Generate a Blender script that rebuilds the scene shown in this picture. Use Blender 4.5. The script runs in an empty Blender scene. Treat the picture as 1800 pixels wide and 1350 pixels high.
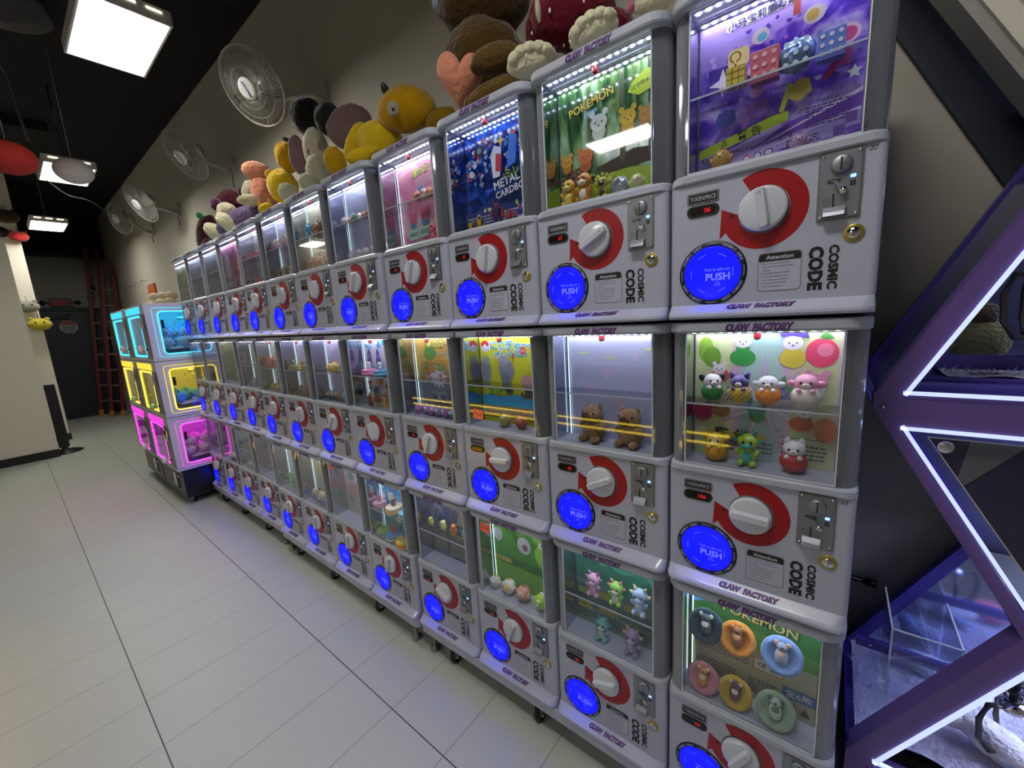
import bpy, math, random
from math import pi, sin, cos, radians as RAD
from mathutils import Vector, Matrix, Euler, noise
SC = bpy.context.scene
COL = SC.collection

# ---------------------------------------------------------------- camera, world, exposure
cam_d = bpy.data.cameras.new('camera'); cam = bpy.data.objects.new('camera', cam_d); COL.objects.link(cam)
cam_d.sensor_width = 36.0; cam_d.lens = 36.0 * 710.06 / 1800.0; cam_d.clip_start = 0.02; cam_d.clip_end = 100
CR = ((0.78389, 0.61782147, -0.06175032), (0.05707143, -0.17072778, -0.98366401), (-0.61827124, 0.7675602, -0.16909175))
mw = Matrix.Identity(4)
for k in range(3):
    mw[k][0] = CR[0][k]; mw[k][1] = -CR[1][k]; mw[k][2] = -CR[2][k]
mw.translation = Vector((0.21326, -0.97139, 1.45953))
cam.matrix_world = mw
SC.camera = cam
SC.view_settings.view_transform = 'Standard'; SC.view_settings.look = 'None'
SC.view_settings.exposure = 0.0; SC.view_settings.gamma = 1.0; SC.view_settings.use_curve_mapping = False
W = bpy.data.worlds.new('world'); SC.world = W; W.use_nodes = True
W.node_tree.nodes['Background'].inputs[0].default_value = (0.75, 0.8, 1.0, 1)
W.node_tree.nodes['Background'].inputs[1].default_value = 0.05

LAMP_POWER = 32.0          # emission strength of the high-bay lamp panels
# ---------------------------------------------------------------- materials
def lin(c):
    return tuple((v / 12.92 if v <= 0.04045 else ((v + 0.055) / 1.055) ** 2.4) for v in c)
def hx(s):
    return lin(tuple(int(s[k:k + 2], 16) / 255 for k in (0, 2, 4)))
_M = {}
def mat(name, col='808080', rough=0.5, metal=0.0, emit=0.0, ecol=None, bump=0.0, bscale=60, spec=0.5, sheen=0.0, coat=0.0):
    key = (name, col, rough, metal, emit, ecol, bump)
    if key in _M: return _M[key]
    m = bpy.data.materials.new(name); m.use_nodes = True
    nt = m.node_tree; b = nt.nodes['Principled BSDF']
    c = hx(col) if isinstance(col, str) else col
    b.inputs['Base Color'].default_value = (*c, 1)
    b.inputs['Roughness'].default_value = rough; b.inputs['Metallic'].default_value = metal
    b.inputs['Specular IOR Level'].default_value = spec
    if sheen: b.inputs['Sheen Weight'].default_value = sheen; b.inputs['Sheen Roughness'].default_value = 0.4
    if coat: b.inputs['Coat Weight'].default_value = coat; b.inputs['Coat Roughness'].default_value = 0.04
    if emit:
        e = hx(ecol) if isinstance(ecol, str) else (ecol or c)
        b.inputs['Emission Color'].default_value = (*e, 1); b.inputs['Emission Strength'].default_value = emit
    tc = nt.nodes.new('ShaderNodeTexCoord')
    nz = nt.nodes.new('ShaderNodeTexNoise'); nz.inputs['Scale'].default_value = bscale; nz.inputs['Detail'].default_value = 3
    nt.links.new(tc.outputs['Object'], nz.inputs['Vector'])
    if bump:
        bp = nt.nodes.new('ShaderNodeBump'); bp.inputs['Strength'].default_value = bump; bp.inputs['Distance'].default_value = 0.01
        nt.links.new(nz.outputs['Fac'], bp.inputs['Height']); nt.links.new(bp.outputs['Normal'], b.inputs['Normal'])
    else:
        mr = nt.nodes.new('ShaderNodeMapRange'); mr.inputs['To Min'].default_value = max(rough - 0.015, 0.0); mr.inputs['To Max'].default_value = min(rough + 0.015, 1)
        nt.links.new(nz.outputs['Fac'], mr.inputs['Value']); nt.links.new(mr.outputs['Result'], b.inputs['Roughness'])
    _M[key] = m
    return m
def C(col, rough=0.45):           # plain coloured plastic / print
    return mat('print_' + col, col, rough)
def fuzz(col, sc=45, b=0.9):
    key = ('fuzz', col, sc)
    if key in _M: return _M[key]
    m = mat('plush_' + col, col, 0.95, 0, bump=b, bscale=sc, spec=0.1, sheen=0.5)
    nt = m.node_tree; bs = nt.nodes['Principled BSDF']
    tc = [n for n in nt.nodes if n.type == 'TEX_COORD'][0]
    n2 = nt.nodes.new('ShaderNodeTexNoise'); n2.inputs['Scale'].default_value = 9; n2.inputs['Detail'].default_value = 6
    nt.links.new(tc.outputs['Object'], n2.inputs['Vector'])
    mx = nt.nodes.new('ShaderNodeMix'); mx.data_type = 'RGBA'
    c = hx(col); mx.inputs['A'].default_value = (*[v * 0.72 for v in c], 1); mx.inputs['B'].default_value = (*[min(1, v * 1.2) for v in c], 1)
    nt.links.new(n2.outputs['Fac'], mx.inputs['Factor']); nt.links.new(mx.outputs['Result'], bs.inputs['Base Color'])
    _M[key] = m
    return m
def glow(name, col, s):
    key = ('glow', name, col, s)
    if key in _M: return _M[key]
    m = mat(name, col, 0.4, emit=s, ecol=col, spec=0.15); _M[key] = m
    return m
def glassy(name, tint='ffffff', diff=0.0, dcol='8a8f9c', refl=1.0, rough=0.03, base=0.04):
    m = bpy.data.materials.new(name); m.use_nodes = True; nt = m.node_tree
    for n in list(nt.nodes): nt.nodes.remove(n)
    out = nt.nodes.new('ShaderNodeOutputMaterial')
    tr = nt.nodes.new('ShaderNodeBsdfTransparent'); tr.inputs[0].default_value = (*hx(tint), 1)
    gl = nt.nodes.new('ShaderNodeBsdfGlossy'); gl.inputs['Roughness'].default_value = rough
    lw = nt.nodes.new('ShaderNodeLayerWeight'); lw.inputs['Blend'].default_value = 0.5
    pw = nt.nodes.new('ShaderNodeMath'); pw.operation = 'POWER'; pw.inputs[1].default_value = 4.0
    ma = nt.nodes.new('ShaderNodeMath'); ma.operation = 'MULTIPLY_ADD'; ma.inputs[1].default_value = 0.9 * refl; ma.inputs[2].default_value = base
    nt.links.new(lw.outputs['Facing'], pw.inputs[0]); nt.links.new(pw.outputs[0], ma.inputs[0])
    mx = nt.nodes.new('ShaderNodeMixShader'); nt.links.new(ma.outputs[0], mx.inputs[0])
    src = tr
    if diff:
        df = nt.nodes.new('ShaderNodeBsdfDiffuse'); df.inputs[0].default_value = (*hx(dcol), 1)
        m1 = nt.nodes.new('ShaderNodeMixShader'); md = nt.nodes.new('ShaderNodeMath'); md.operation = 'MULTIPLY_ADD'; md.use_clamp = True; md.inputs[1].default_value = diff * 1.5; md.inputs[2].default_value = diff * .35; nt.links.new(lw.outputs['Facing'], md.inputs[0]); nt.links.new(md.outputs[0], m1.inputs[0])
        nt.links.new(tr.outputs[0], m1.inputs[1]); nt.links.new(df.outputs[0], m1.inputs[2]); src = m1
    nt.links.new(src.outputs[0], mx.inputs[1]); nt.links.new(gl.outputs[0], mx.inputs[2])
    nt.links.new(mx.outputs[0], out.inputs[0])
    return m
def tex_mat(name, ramp, scale=6, detail=4, kind='noise', dist=0.0, rough=0.3, stretch=(1, 1, 1), emit=0.0):
    m = bpy.data.materials.new(name); m.use_nodes = True; nt = m.node_tree; b = nt.nodes['Principled BSDF']
    b.inputs['Roughness'].default_value = rough
    tc = nt.nodes.new('ShaderNodeTexCoord'); mp = nt.nodes.new('ShaderNodeMapping'); mp.inputs['Scale'].default_value = stretch
    nt.links.new(tc.outputs['Object'], mp.inputs[0])
    if kind == 'noise':
        t = nt.nodes.new('ShaderNodeTexNoise'); t.inputs['Scale'].default_value = scale; t.inputs['Detail'].default_value = detail; t.inputs['Distortion'].default_value = dist
        o = t.outputs['Fac']
    elif kind == 'voronoi':
        t = nt.nodes.new('ShaderNodeTexVoronoi'); t.inputs['Scale'].default_value = scale; o = t.outputs['Distance']
    else:
        t = nt.nodes.new('ShaderNodeTexWave'); t.inputs['Scale'].default_value = scale; t.inputs['Distortion'].default_value = dist; o = t.outputs['Fac']
    nt.links.new(mp.outputs[0], t.inputs[0])
    cr = nt.nodes.new('ShaderNodeValToRGB')
    while len(cr.color_ramp.elements) < len(ramp): cr.color_ramp.elements.new(0.5)
    for e, (p, c) in zip(cr.color_ramp.elements, ramp): e.position = p; e.color = (*hx(c), 1)
    nt.links.new(o, cr.inputs[0]); nt.links.new(cr.outputs[0], b.inputs['Base Color'])
    if emit:
        nt.links.new(cr.outputs[0], b.inputs['Emission Color']); b.inputs['Emission Strength'].default_value = emit
    return m

# ---------------------------------------------------------------- mesh building
def ring_rr(x0, x1, y0, y1, rf, rb, n=5):
    pts = []
    for (cx, cy, r, a0) in ((x1 - rf, y0 + rf, rf, -90), (x1 - rb, y1 - rb, rb, 0), (x0 + rb, y1 - rb, rb, 90), (x0 + rf, y0 + rf, rf, 180)):
        for k in range(n + 1):
            a = RAD(a0 + 90 * k / n); pts.append((cx + r * cos(a), cy + r * sin(a)))
    return pts
class MB:
    def __init__(s): s.v = []; s.f = []; s.m = []; s.sm = []; s.mats = []
    def mi(s, m):
        if m not in s.mats: s.mats.append(m)
        return s.mats.index(m)
    def add(s, vs, fs, m, smooth=False, M=None):
        o = len(s.v)
        s.v += [tuple(M @ Vector(v)) if M else tuple(v) for v in vs]
        k = s.mi(m)
        for f in fs: s.f.append([o + i for i in f]); s.m.append(k); s.sm.append(smooth)
        return s
    def box(s, c, d, m, M=None, bev=0.0):
        x, y, z = c; a, b, h = d[0] / 2, d[1] / 2, d[2] / 2
        if bev:
            return s.loft([(x - a + bev, x + a - bev, y - b + bev, y + b - bev, 1e-4, 1e-4, z - h), (x - a, x + a, y - b, y + b, bev, bev, z - h + bev), (x - a, x + a, y - b, y + b, bev, bev, z + h - bev), (x - a + bev, x + a - bev, y - b + bev, y + b - bev, 1e-4, 1e-4, z + h)], m, n=2, M=M)
        vs = [(x + i * a, y + j * b, z + k * h) for i in (-1, 1) for j in (-1, 1) for k in (-1, 1)]
        return s.add(vs, [(0, 1, 3, 2), (4, 6, 7, 5), (0, 4, 5, 1), (2, 3, 7, 6), (0, 2, 6, 4), (1, 5, 7, 3)], m, False, M)
    def loft(s, loops, m, n=5, cap=True, M=None, smooth=False):
        vs = []; fs = []; N = 4 * (n + 1)
        for (x0, x1, y0, y1, rf, rb, z) in loops: vs += [(x, y, z) for x, y in ring_rr(x0, x1, y0, y1, rf, rb, n)]
        for k in range(len(loops) - 1):
            for i in range(N):
                j = (i + 1) % N; fs.append((k * N + i, k * N + j, (k + 1) * N + j, (k + 1) * N + i))
        if cap: fs.append(tuple(range(N - 1, -1, -1))); fs.append(tuple((len(loops) - 1) * N + i for i in range(N)))
        return s.add(vs, fs, m, smooth, M)
    def prism(s, pts, y0, y1, m, M=None):          # polygon in xz, extruded along y
        n = len(pts); vs = [(x, y0, z) for x, z in pts] + [(x, y1, z) for x, z in pts]
        fs = [tuple(range(n)), tuple(range(2 * n - 1, n - 1, -1))] + [(i, i + n, (i + 1) % n + n, (i + 1) % n) for i in range(n)]
        return s.add(vs, fs, m, False, M)
    def flat(s, pts, y, m, M=None):
        return s.add([(x, y, z) for x, z in pts], [tuple(range(len(pts)))], m, False, M)
    def rev(s, prof, m, n=24, M=None, smooth=True):   # lathe about z, prof = [(r, z)]
        vs = []; fs = []
        for r, z in prof: vs += [(r * cos(2 * pi * k / n), r * sin(2 * pi * k / n), z) for k in range(n)]
        for j in range(len(prof) - 1):
            for k in range(n): fs.append((j * n + k, j * n + (k + 1) % n, (j + 1) * n + (k + 1) % n, (j + 1) * n + k))
        if prof[0][0] > 1e-5: fs.append(tuple(range(n - 1, -1, -1)))
        if prof[-1][0] > 1e-5: fs.append(tuple((len(prof) - 1) * n + k for k in range(n)))
        return s.add(vs, fs, m, smooth, M)
    def cyl(s, p, q, r, m, n=12, r2=None, smooth=True):
        p = Vector(p); q = Vector(q); d = q - p
        M = Matrix.Translation(p) @ d.to_track_quat('Z', 'Y').to_matrix().to_4x4()
        return s.rev([(r, 0), (r if r2 is None else r2, d.length)], m, n, M, smooth)
    def tube(s, pts, r, m, n=8, rr=None):
        P = [Vector(p) for p in pts]; vs = []; fs = []; up = Vector((0.13, 0.31, 0.94))
        for k, p in enumerate(P):
            t = (P[min(k + 1, len(P) - 1)] - P[max(k - 1, 0)]).normalized()
            a = t.cross(up);
            if a.length < 1e-3: a = t.cross(Vector((1, 0, 0)))
            a.normalize(); b = t.cross(a); q = rr[k] if rr else r
            vs += [tuple(p + q * (cos(2 * pi * i / n) * a + sin(2 * pi * i / n) * b)) for i in range(n)]
        for k in range(len(P) - 1):
            for i in range(n): fs.append((k * n + i, k * n + (i + 1) % n, (k + 1) * n + (i + 1) % n, (k + 1) * n + i))
        fs += [tuple(range(n - 1, -1, -1)), tuple((len(P) - 1) * n + i for i in range(n))]
        return s.add(vs, fs, m, True)
    def ell(s, c, r, m, nu=16, nv=10, rot=None, bumpy=0.0, seed=0, pw=1.0, fr=3.0):
        M = Matrix.Translation(c) @ (Euler([RAD(a) for a in rot]).to_matrix().to_4x4() if rot else Matrix.Identity(4))
        vs = [(0, 0, -r[2])]; fs = []
        for j in range(1, nv):
            t = -pi / 2 + pi * j / nv
            for i in range(nu):
                a = 2 * pi * i / nu
                d = Vector((cos(t) * cos(a), cos(t) * sin(a), sin(t)))
                k = 1 + (bumpy * (noise.noise(d * fr + Vector((seed, seed * 2.3, 0))) + .35 * noise.noise(d * fr * 3.1 + Vector((seed, 0, seed)))) if bumpy else 0)
                vs.append((r[0] * d.x * k, r[1] * d.y * k, r[2] * d.z * k))
        vs.append((0, 0, r[2])); L = len(vs) - 1
        for i in range(nu):
            fs.append((0, 1 + (i + 1) % nu, 1 + i)); fs.append((L, L - nu + i, L - nu + (i + 1) % nu))
        for j in range(nv - 2):
            for i in range(nu): fs.append((1 + j * nu + i, 1 + j * nu + (i + 1) % nu, 1 + (j + 1) * nu + (i + 1) % nu, 1 + (j + 1) * nu + i))
        return s.add(vs, fs, m, True, M)
    def text(s, str_, size, m, x, z, y, bold=0.0, shear=0.0, ang=0.0, w=None, h=None, align='CENTER', up=None):
        V, F, wd, ht = text_geo(str_, bold, shear, align)
        sx = sz = size
        if w: sx = w / max(wd, 1e-6)
        if h: sz = h / max(ht, 1e-6)
        if w and not h: sz = sx
        if h and not w: sx = sz
        a = RAD(ang); ca, sa = cos(a), sin(a)
        vs = []
        for px, py in V:
            u, v = px * sx, py * sz
            vs.append((x + u * ca - v * sa, y, z + u * sa + v * ca))
        return s.add(vs, F, m)
    def build(s, name, parent=None, loc=None):
        me = bpy.data.meshes.new(name); me.from_pydata(s.v, [], s.f)
        for m in s.mats: me.materials.append(m)
        me.polygons.foreach_set('material_index', s.m); me.polygons.foreach_set('use_smooth', s.sm); me.update()
        o = bpy.data.objects.new(name, me); COL.objects.link(o)
        if parent: o.parent = parent
        if loc: o.location = loc
        return o
_T = {}
def text_geo(st, bold, shear, align):
    k = (st, bold, shear, align)
    if k in _T: return _T[k]
    cu = bpy.data.curves.new('t', 'FONT'); cu.body = st; cu.size = 1; cu.offset = bold; cu.shear = shear; cu.resolution_u = 2
    cu.align_x = 'CENTER' if align == 'CENTER' else 'LEFT'; cu.align_y = 'CENTER'
    ob = bpy.data.objects.new('t', cu); COL.objects.link(ob)
    bpy.context.view_layer.update()
    ev = ob.evaluated_get(bpy.context.evaluated_depsgraph_get()); me = ev.to_mesh()
    V = [(v.co.x, v.co.y) for v in me.vertices]; F = [tuple(p.vertices) for p in me.polygons]
    ev.to_mesh_clear(); bpy.data.objects.remove(ob); bpy.data.curves.remove(cu)
    if V:
        xs = [v[0] for v in V]; ys = [v[1] for v in V]; wd = max(xs) - min(xs); ht = max(ys) - min(ys)
        cy = (max(ys) + min(ys)) / 2; cx = (max(xs) + min(xs)) / 2 if align == 'CENTER' else 0
        V = [(a - cx, b - cy) for a, b in V]
    else: wd = ht = 1
    _T[k] = (V, F, wd, ht)
    return _T[k]
def disc(cx, cz, r, n=32, a0=0, a1=360, rz=None):
    rz = rz or r
    return [(cx + r * cos(RAD(a0 + (a1 - a0) * k / n)), cz + rz * sin(RAD(a0 + (a1 - a0) * k / n))) for k in range(n + (0 if a1 - a0 == 360 else 1))]
def ringpts(mb, cx, cz, ri, ro, y, m, a0=0, a1=360, n=48):
    vs = []; fs = []
    for k in range(n + 1):
        a = RAD(a0 + (a1 - a0) * k / n); vs += [(cx + ri * cos(a), y, cz + ri * sin(a)), (cx + ro * cos(a), y, cz + ro * sin(a))]
    for k in range(n): fs.append((2 * k, 2 * k + 1, 2 * k + 3, 2 * k + 2))
    return mb.add(vs, fs, m)
def rrect(x0, x1, z0, z1, r, n=5): return [(p[0], p[1]) for p in ring_rr(x0, x1, z0, z1, r, r, n)]
def empty(name, loc, rz=0.0):
    o = bpy.data.objects.new(name, None); COL.objects.link(o); o.location = loc; o.rotation_euler = (0, 0, RAD(rz)); o.empty_display_size = 0.02
    return o
def tag(o, label, cat, group=None, kind=None):
    o['label'] = label; o['category'] = cat
    if group: o['group'] = group
    if kind: o['kind'] = kind
    return o
def struct(o): o['kind'] = 'structure'; return o
def link_part(src, parent, kids=True):       # copy a finished part (and its sub-parts) under another thing
    c = src.copy(); COL.objects.link(c); c.parent = parent
    if kids:
        for g in src.children: d = g.copy(); COL.objects.link(d); d.parent = c
    return c

# ================================================================ THE SETTING
def floor_mat():
    m = mat('floor_tile', 'b9bab4', 0.4); nt = m.node_tree; b = nt.nodes['Principled BSDF']
    tc = nt.nodes.new('ShaderNodeTexCoord'); sp = nt.nodes.new('ShaderNodeSeparateXYZ'); nt.links.new(tc.outputs['Object'], sp.inputs[0])
    def M(op, a, bb=None, c=None):
        n = nt.nodes.new('ShaderNodeMath'); n.operation = op
        for i, v in enumerate((a, bb, c)):
            if v is None: continue
            if isinstance(v, (int, float)): n.inputs[i].default_value = v
            else: nt.links.new(v, n.inputs[i])
        return n.outputs[0]
    def seam(out, off, per, w):
        d = M('DIVIDE', M('SUBTRACT', out, off), per); fr = M('FRACT', d)
        e = M('MULTIPLY', M('MINIMUM', fr, M('SUBTRACT', 1.0, fr)), per)
        return M('LESS_THAN', e, w)
    sx = M('MULTIPLY', seam(sp.outputs[0], -1.61, 0.2885, 0.0011), 0.75); sy = seam(sp.outputs[1], -0.279, 0.5715, 0.0020)
    s = M('MAXIMUM', sx, sy)
    nz = nt.nodes.new('ShaderNodeTexNoise'); nz.inputs['Scale'].default_value = 260; nz.inputs['Detail'].default_value = 3; nt.links.new(tc.outputs['Object'], nz.inputs[0])
    n3 = nt.nodes.new('ShaderNodeTexNoise'); n3.inputs['Scale'].default_value = 1.3; n3.inputs['Detail'].default_value = 5; nt.links.new(tc.outputs['Object'], n3.inputs[0])
    cr = nt.nodes.new('ShaderNodeValToRGB'); cr.color_ramp.elements[0].color = (*hx('a2a69e'), 1); cr.color_ramp.elements[1].color = (*hx('c4cac3'), 1)
    av = M('MULTIPLY_ADD', nz.outputs[0], 0.6, M('MULTIPLY', n3.outputs[0], 0.4)); nt.links.new(av, cr.inputs[0])
    mx = nt.nodes.new('ShaderNodeMix'); mx.data_type = 'RGBA'; nt.links.new(s, mx.inputs['Factor']); nt.links.new(cr.outputs[0], mx.inputs['A']); mx.inputs['B'].default_value = (*hx('34342f'), 1)
    nt.links.new(mx.outputs['Result'], b.inputs['Base Color'])
    bp = nt.nodes.new('ShaderNodeBump'); bp.inputs['Strength'].default_value = 0.05; bp.inputs['Distance'].default_value = 0.002; nt.links.new(nz.outputs[0], bp.inputs['Height']); nt.links.new(bp.outputs[0], b.inputs['Normal'])
    return m
m_wall = mat('grey_wall_paint', 'b0aca0', 0.85, bump=0.06, bscale=90)
m_wallL = mat('pale_wall_paint', 'dedacb', 0.85, bump=0.06, bscale=110)
m_ceil = mat('black_ceiling_paint', '0b0b0d', 0.9, bump=0.2, bscale=20)
m_dark = mat('navy_dark_paint', '20242f', 0.6)
m_blk = mat('black_plastic', '101114', 0.35)
m_base = mat('black_skirting', '15161a', 0.5)
CEIL = 3.80
struct(MB().box((-5.2, -1.3, -0.05), (14.4, 6.0, 0.1), floor_mat()).build('floor'))
struct(MB().box((-5.2, -1.3, CEIL + 0.05), (14.4, 6.0, 0.1), m_ceil).build('ceiling'))
struct(MB().box((-5.2, 0.72, 1.9), (14.4, 0.2, 3.8), m_wall).build('wall_back'))
struct(MB().box((2.05, -1.3, 1.9), (0.1, 6.0, 3.8), m_wall).build('wall_right'))
struct(MB().box((-5.2, -4.35, 1.9), (14.4, 0.1, 3.8), m_wallL).build('wall_front'))
# far end: dark strip above, grey panel, navy door recess
far = MB()
far.box((-11.3, -1.3, 3.44), (0.2, 6.0, 0.72), m_ceil)
far.box((-11.3, -1.3, 1.54), (0.2, 6.0, 3.08), mat('far_wall_paint', '8e8d84', 0.8))
struct(far.build('wall_left'))
struct(MB().box((-11.17, -1.3, 3.05), (0.06, 3.8, 0.05), m_base).build('trim_1'))
# white partition on the left with its black skirting, and the pillar behind it
struct(MB().box((-7.8, -2.5, 1.46), (0.3, 3.56, 2.92), m_wallL).build('wall_partition'))
struct(MB().box((-7.64, -2.5, 0.05), (0.02, 3.56, 0.1), m_base).build('baseboard_partition'))
struct(MB().box((-9.05, -2.4, 1.9), (0.4, 3.73, 3.8), m_wallL).build('wall_pillar'))
struct(MB().box((-8.84, -2.4, 0.05), (0.02, 3.75, 0.1), m_base).build('baseboard_pillar'))
# black roof deck: beams and a duct
for k, x in enumerate((-1.2, -3.9, -6.6, -9.3)):
    struct(MB().box((x, -2.3, CEIL - 0.05), (0.10, 4.1, 0.10), m_ceil).build('trim_%d' % (k + 2)))
# navy door with its closer and octagonal sticker
dr = empty('door_1', (-11.19, -0.12, 0)); struct(dr)
MB().box((0, 0, 1.02), (0.05, 0.98, 2.04), mat('navy_door_paint', '141a2a', 0.5), bev=0.004).build('door_leaf', dr)
fr = MB(); fr.box((0, -0.52, 1.05), (0.07, 0.06, 2.1), m_dark); fr.box((0, 0.52, 1.05), (0.07, 0.06, 2.1), m_dark); fr.box((0, 0, 2.08), (0.07, 1.1, 0.06), m_dark); fr.build('door_frame', dr)
cl = MB(); cl.box((0.05, -0.1, 1.93), (0.06, 0.3, 0.05), m_dark, bev=0.005); cl.cyl((0.07, -0.2, 1.92), (0.07, 0.1, 1.98), 0.008, m_dark); cl.build('door_closer', dr)
hd = MB(); hd.cyl((0.03, -0.42, 1.02), (0.09, -0.42, 1.02), 0.02, mat('steel', '9a9aa0', 0.3, 1.0)); hd.cyl((0.085, -0.42, 1.02), (0.085, -0.30, 1.02), 0.01, mat('steel', '9a9aa0', 0.3, 1.0)); hd.build('door_handle', dr)
Mx = Matrix.Translation((0.03, 0.02, 1.75)) @ Matrix.Rotation(pi / 2, 4, 'Z')
st = MB(); oc = [(0.13 * cos(RAD(22.5 + 45 * k)), 0.13 * sin(RAD(22.5 + 45 * k))) for k in range(8)]
st.prism(oc, -0.004, 0, C('8d8d8f'), Mx); st.prism([(x * .93, y * .93) for x, y in oc if y > 0.04] + [(-0.115, 0.035), (0.115, 0.035)][::1], -0.0055, -0.0045, C('8d2a30'), Mx)
for q in range(4): st.box((0, -0.005, 0.01 - q * 0.028), (0.17 - 0.01 * (q == 3) * 4, 0.001, 0.012), C('44444a'), Mx)
st.build('door_sticker', dr)
# slanted bulkhead at top right: navy soffit face with a pale edge trim
sl = MB()
sl.prism([(0.301, 2.097), (0.620, 1.502), (1.5, 1.502), (1.5, 3.3), (0.2, 3.3), (0.2, 2.285)], 0.598, 0.618, mat('navy_panel_paint', '1e2432', 0.7))
struct(sl.build('wall_slanted'))
tr = MB(); m_tr = mat('beige_trim', 'd6d1c2', 0.6, bump=0.05); m_tr2 = mat('grey_trim', '9c9b96', 0.6)
def strip(mb, a, b, w, y0, y1, m):
    a = Vector(a); b = Vector(b); d = (b - a).normalized(); n = Vector((-d.y, d.x)) * w
    mb.prism([tuple(a), tuple(b), tuple(b + n), tuple(a + n)], y0, y1, m)
d0 = Vector((0.485 - 0.377, 1.861 - 2.054)).normalized()
A = Vector((0.377, 2.054)) - d0 * 0.5; B = Vector((0.485, 1.861)) + d0 * 0.25
strip(tr, A, B, 0.022, 0.40, 0.50, m_tr2); 
A2 = A + Vector((0.016, 0.009)); B2 = B + Vector((0.016, 0.009)); strip(tr, A2, B2, 0.032, 0.385, 0.50, m_tr)
A3 = A + Vector((0.048, 0.027)); B3 = B + Vector((0.048, 0.027)); strip(tr, A3, B3, 0.03, 0.41, 0.50, m_tr2)
struct(tr.build('trim_6'))

# ================================================================ LAMPS
m_lampcase = mat('lamp_casing', 'c9c8c2', 0.4)
m_lampglow = glow('lamp_panel_glow', 'fffaf0', LAMP_POWER)
def highbay():
    r = empty('ceiling_lamp', (0, 0, 0))
    c = MB(); hw, hd_ = 0.32, 0.17
    c.box((0, hd_ - 0.006, 0.03), (0.64, 0.012, 0.06), m_lampcase, bev=0.002); c.box((0, -hd_ + 0.006, 0.03), (0.64, 0.012, 0.06), m_lampcase, bev=0.002)
    c.box((hw - 0.006, 0, 0.03), (0.012, 0.34, 0.06), m_lampcase); c.box((-hw + 0.006, 0, 0.03), (0.012, 0.34, 0.06), m_lampcase)
    c.loft([(-.32, .32, -.17, .17, .01, .01, .058), (-.32, .32, -.17, .17, .01, .01, .066), (-.24, .24, -.13, .13, .01, .01, .085)], m_lampcase, n=2)
    c.build('casing', r)
    MB().box((0, 0, 0.014), (0.612, 0.312, 0.008), m_lampglow).build('light_panel', r)
    s = MB()
    for y in (-0.1, 0, 0.1):
        for sx in (-1, 1): MB().box((sx * 0.3225, y, 0.045), (0.003, 0.06, 0.008), glow('slot_glow', 'fff2cf', 4)).build('light_slot', r)
    MB().box((0, 0, 0.105), (0.16, 0.08, 0.04), m_lampcase, bev=0.004).build('driver_box', r)
    w = MB()
    for sx in (-1, 1): w.cyl((sx * 0.22, 0, 0.08), (sx * 0.05, 0, 0.42), 0.002, mat('wire', '77777a', 0.4, 1)); w.cyl((sx * 0.05, 0, 0.42), (sx * 0.05, 0, CEIL - 3.02), 0.002, mat('wire', '77777a', 0.4, 1))
    w.cyl((0.0, 0, 0.12), (0.0, 0, CEIL - 3.02), 0.005, C('2a2a2c')); w.build('hanging_wires', r)
    return r
lp = highbay(); parts = list(lp.children)
LN = [((-2.86, -0.31), 'large bright ceiling lamp nearest the camera, over the wall fans'),
      ((-5.57, -0.30), 'bright rectangular ceiling lamp half hidden behind the white paper lantern'),
      ((-8.22, -0.29), 'small distant ceiling lamp hanging before the dark doorway'),
      ((-0.15, -0.85), 'ceiling lamp hanging above the aisle at the near end of the machines'), ((-7.8, -3.0), 'ceiling lamp over the far opposite side of the aisle'), ((-1.47, -3.0), 'ceiling lamp behind the camera over the opposite side')]
for k, ((x, y), lab) in enumerate(LN):
    r = lp if k == 0 else empty('ceiling_lamp', (0, 0, 0))
    if k:
        for p in parts: link_part(p, r)
    r.location = (x, y, 3.02); tag(r, lab, 'lamp', 'high-bay ceiling lamps')
# round ceiling diffuser and conduit
vt = MB()
for q in range(6): vt.rev([(0.26 - q * 0.042, -0.015 * (q + 1)), (0.225 - q * 0.042, -0.004 - 0.015 * q), (0.22 - q * 0.042, 0.0)], mat('vent_grey', '6e6e6c', 0.5), 40)
vt.cyl((0, 0, 0), (0, 0, 0.08), 0.24, mat('vent_grey', '6e6e6c', 0.5), 32)
o = vt.build('ceiling_vent', loc=(-4.32, -0.60, CEIL - 0.09)); tag(o, 'round grey slatted air diffuser in the black ceiling', 'vent')
cd = MB(); m_cd = mat('conduit_grey', '3a3a3c', 0.5)
cd.tube([(-3.6, -1.5, 3.72), (-4.5, -1.0, 3.72), (-5.0, -0.62, 3.7), (-5.15, -0.56, 3.6), (-5.2, -0.54, 3.3), (-5.25, -0.52, 3.16)], 0.012, m_cd)
tag(cd.build('cable_conduit'), 'thin grey curved conduit under the black ceiling', 'conduit')
cb = MB(); pts = []
for k in range(40):
    t = k / 39; pts.append((-4.0 - 2.3 * t, -0.98 + 1.2 * t, 2.86 + 0.02 * sin(t * 22) - 0.1 * sin(t * pi)))
cb.tube(pts, 0.004, mat('cable_dark', '2e2e30', 0.6), n=5); tag(cb.build('hanging_cable'), 'thin dark cable sagging between the paper lanterns', 'cable')
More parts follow.
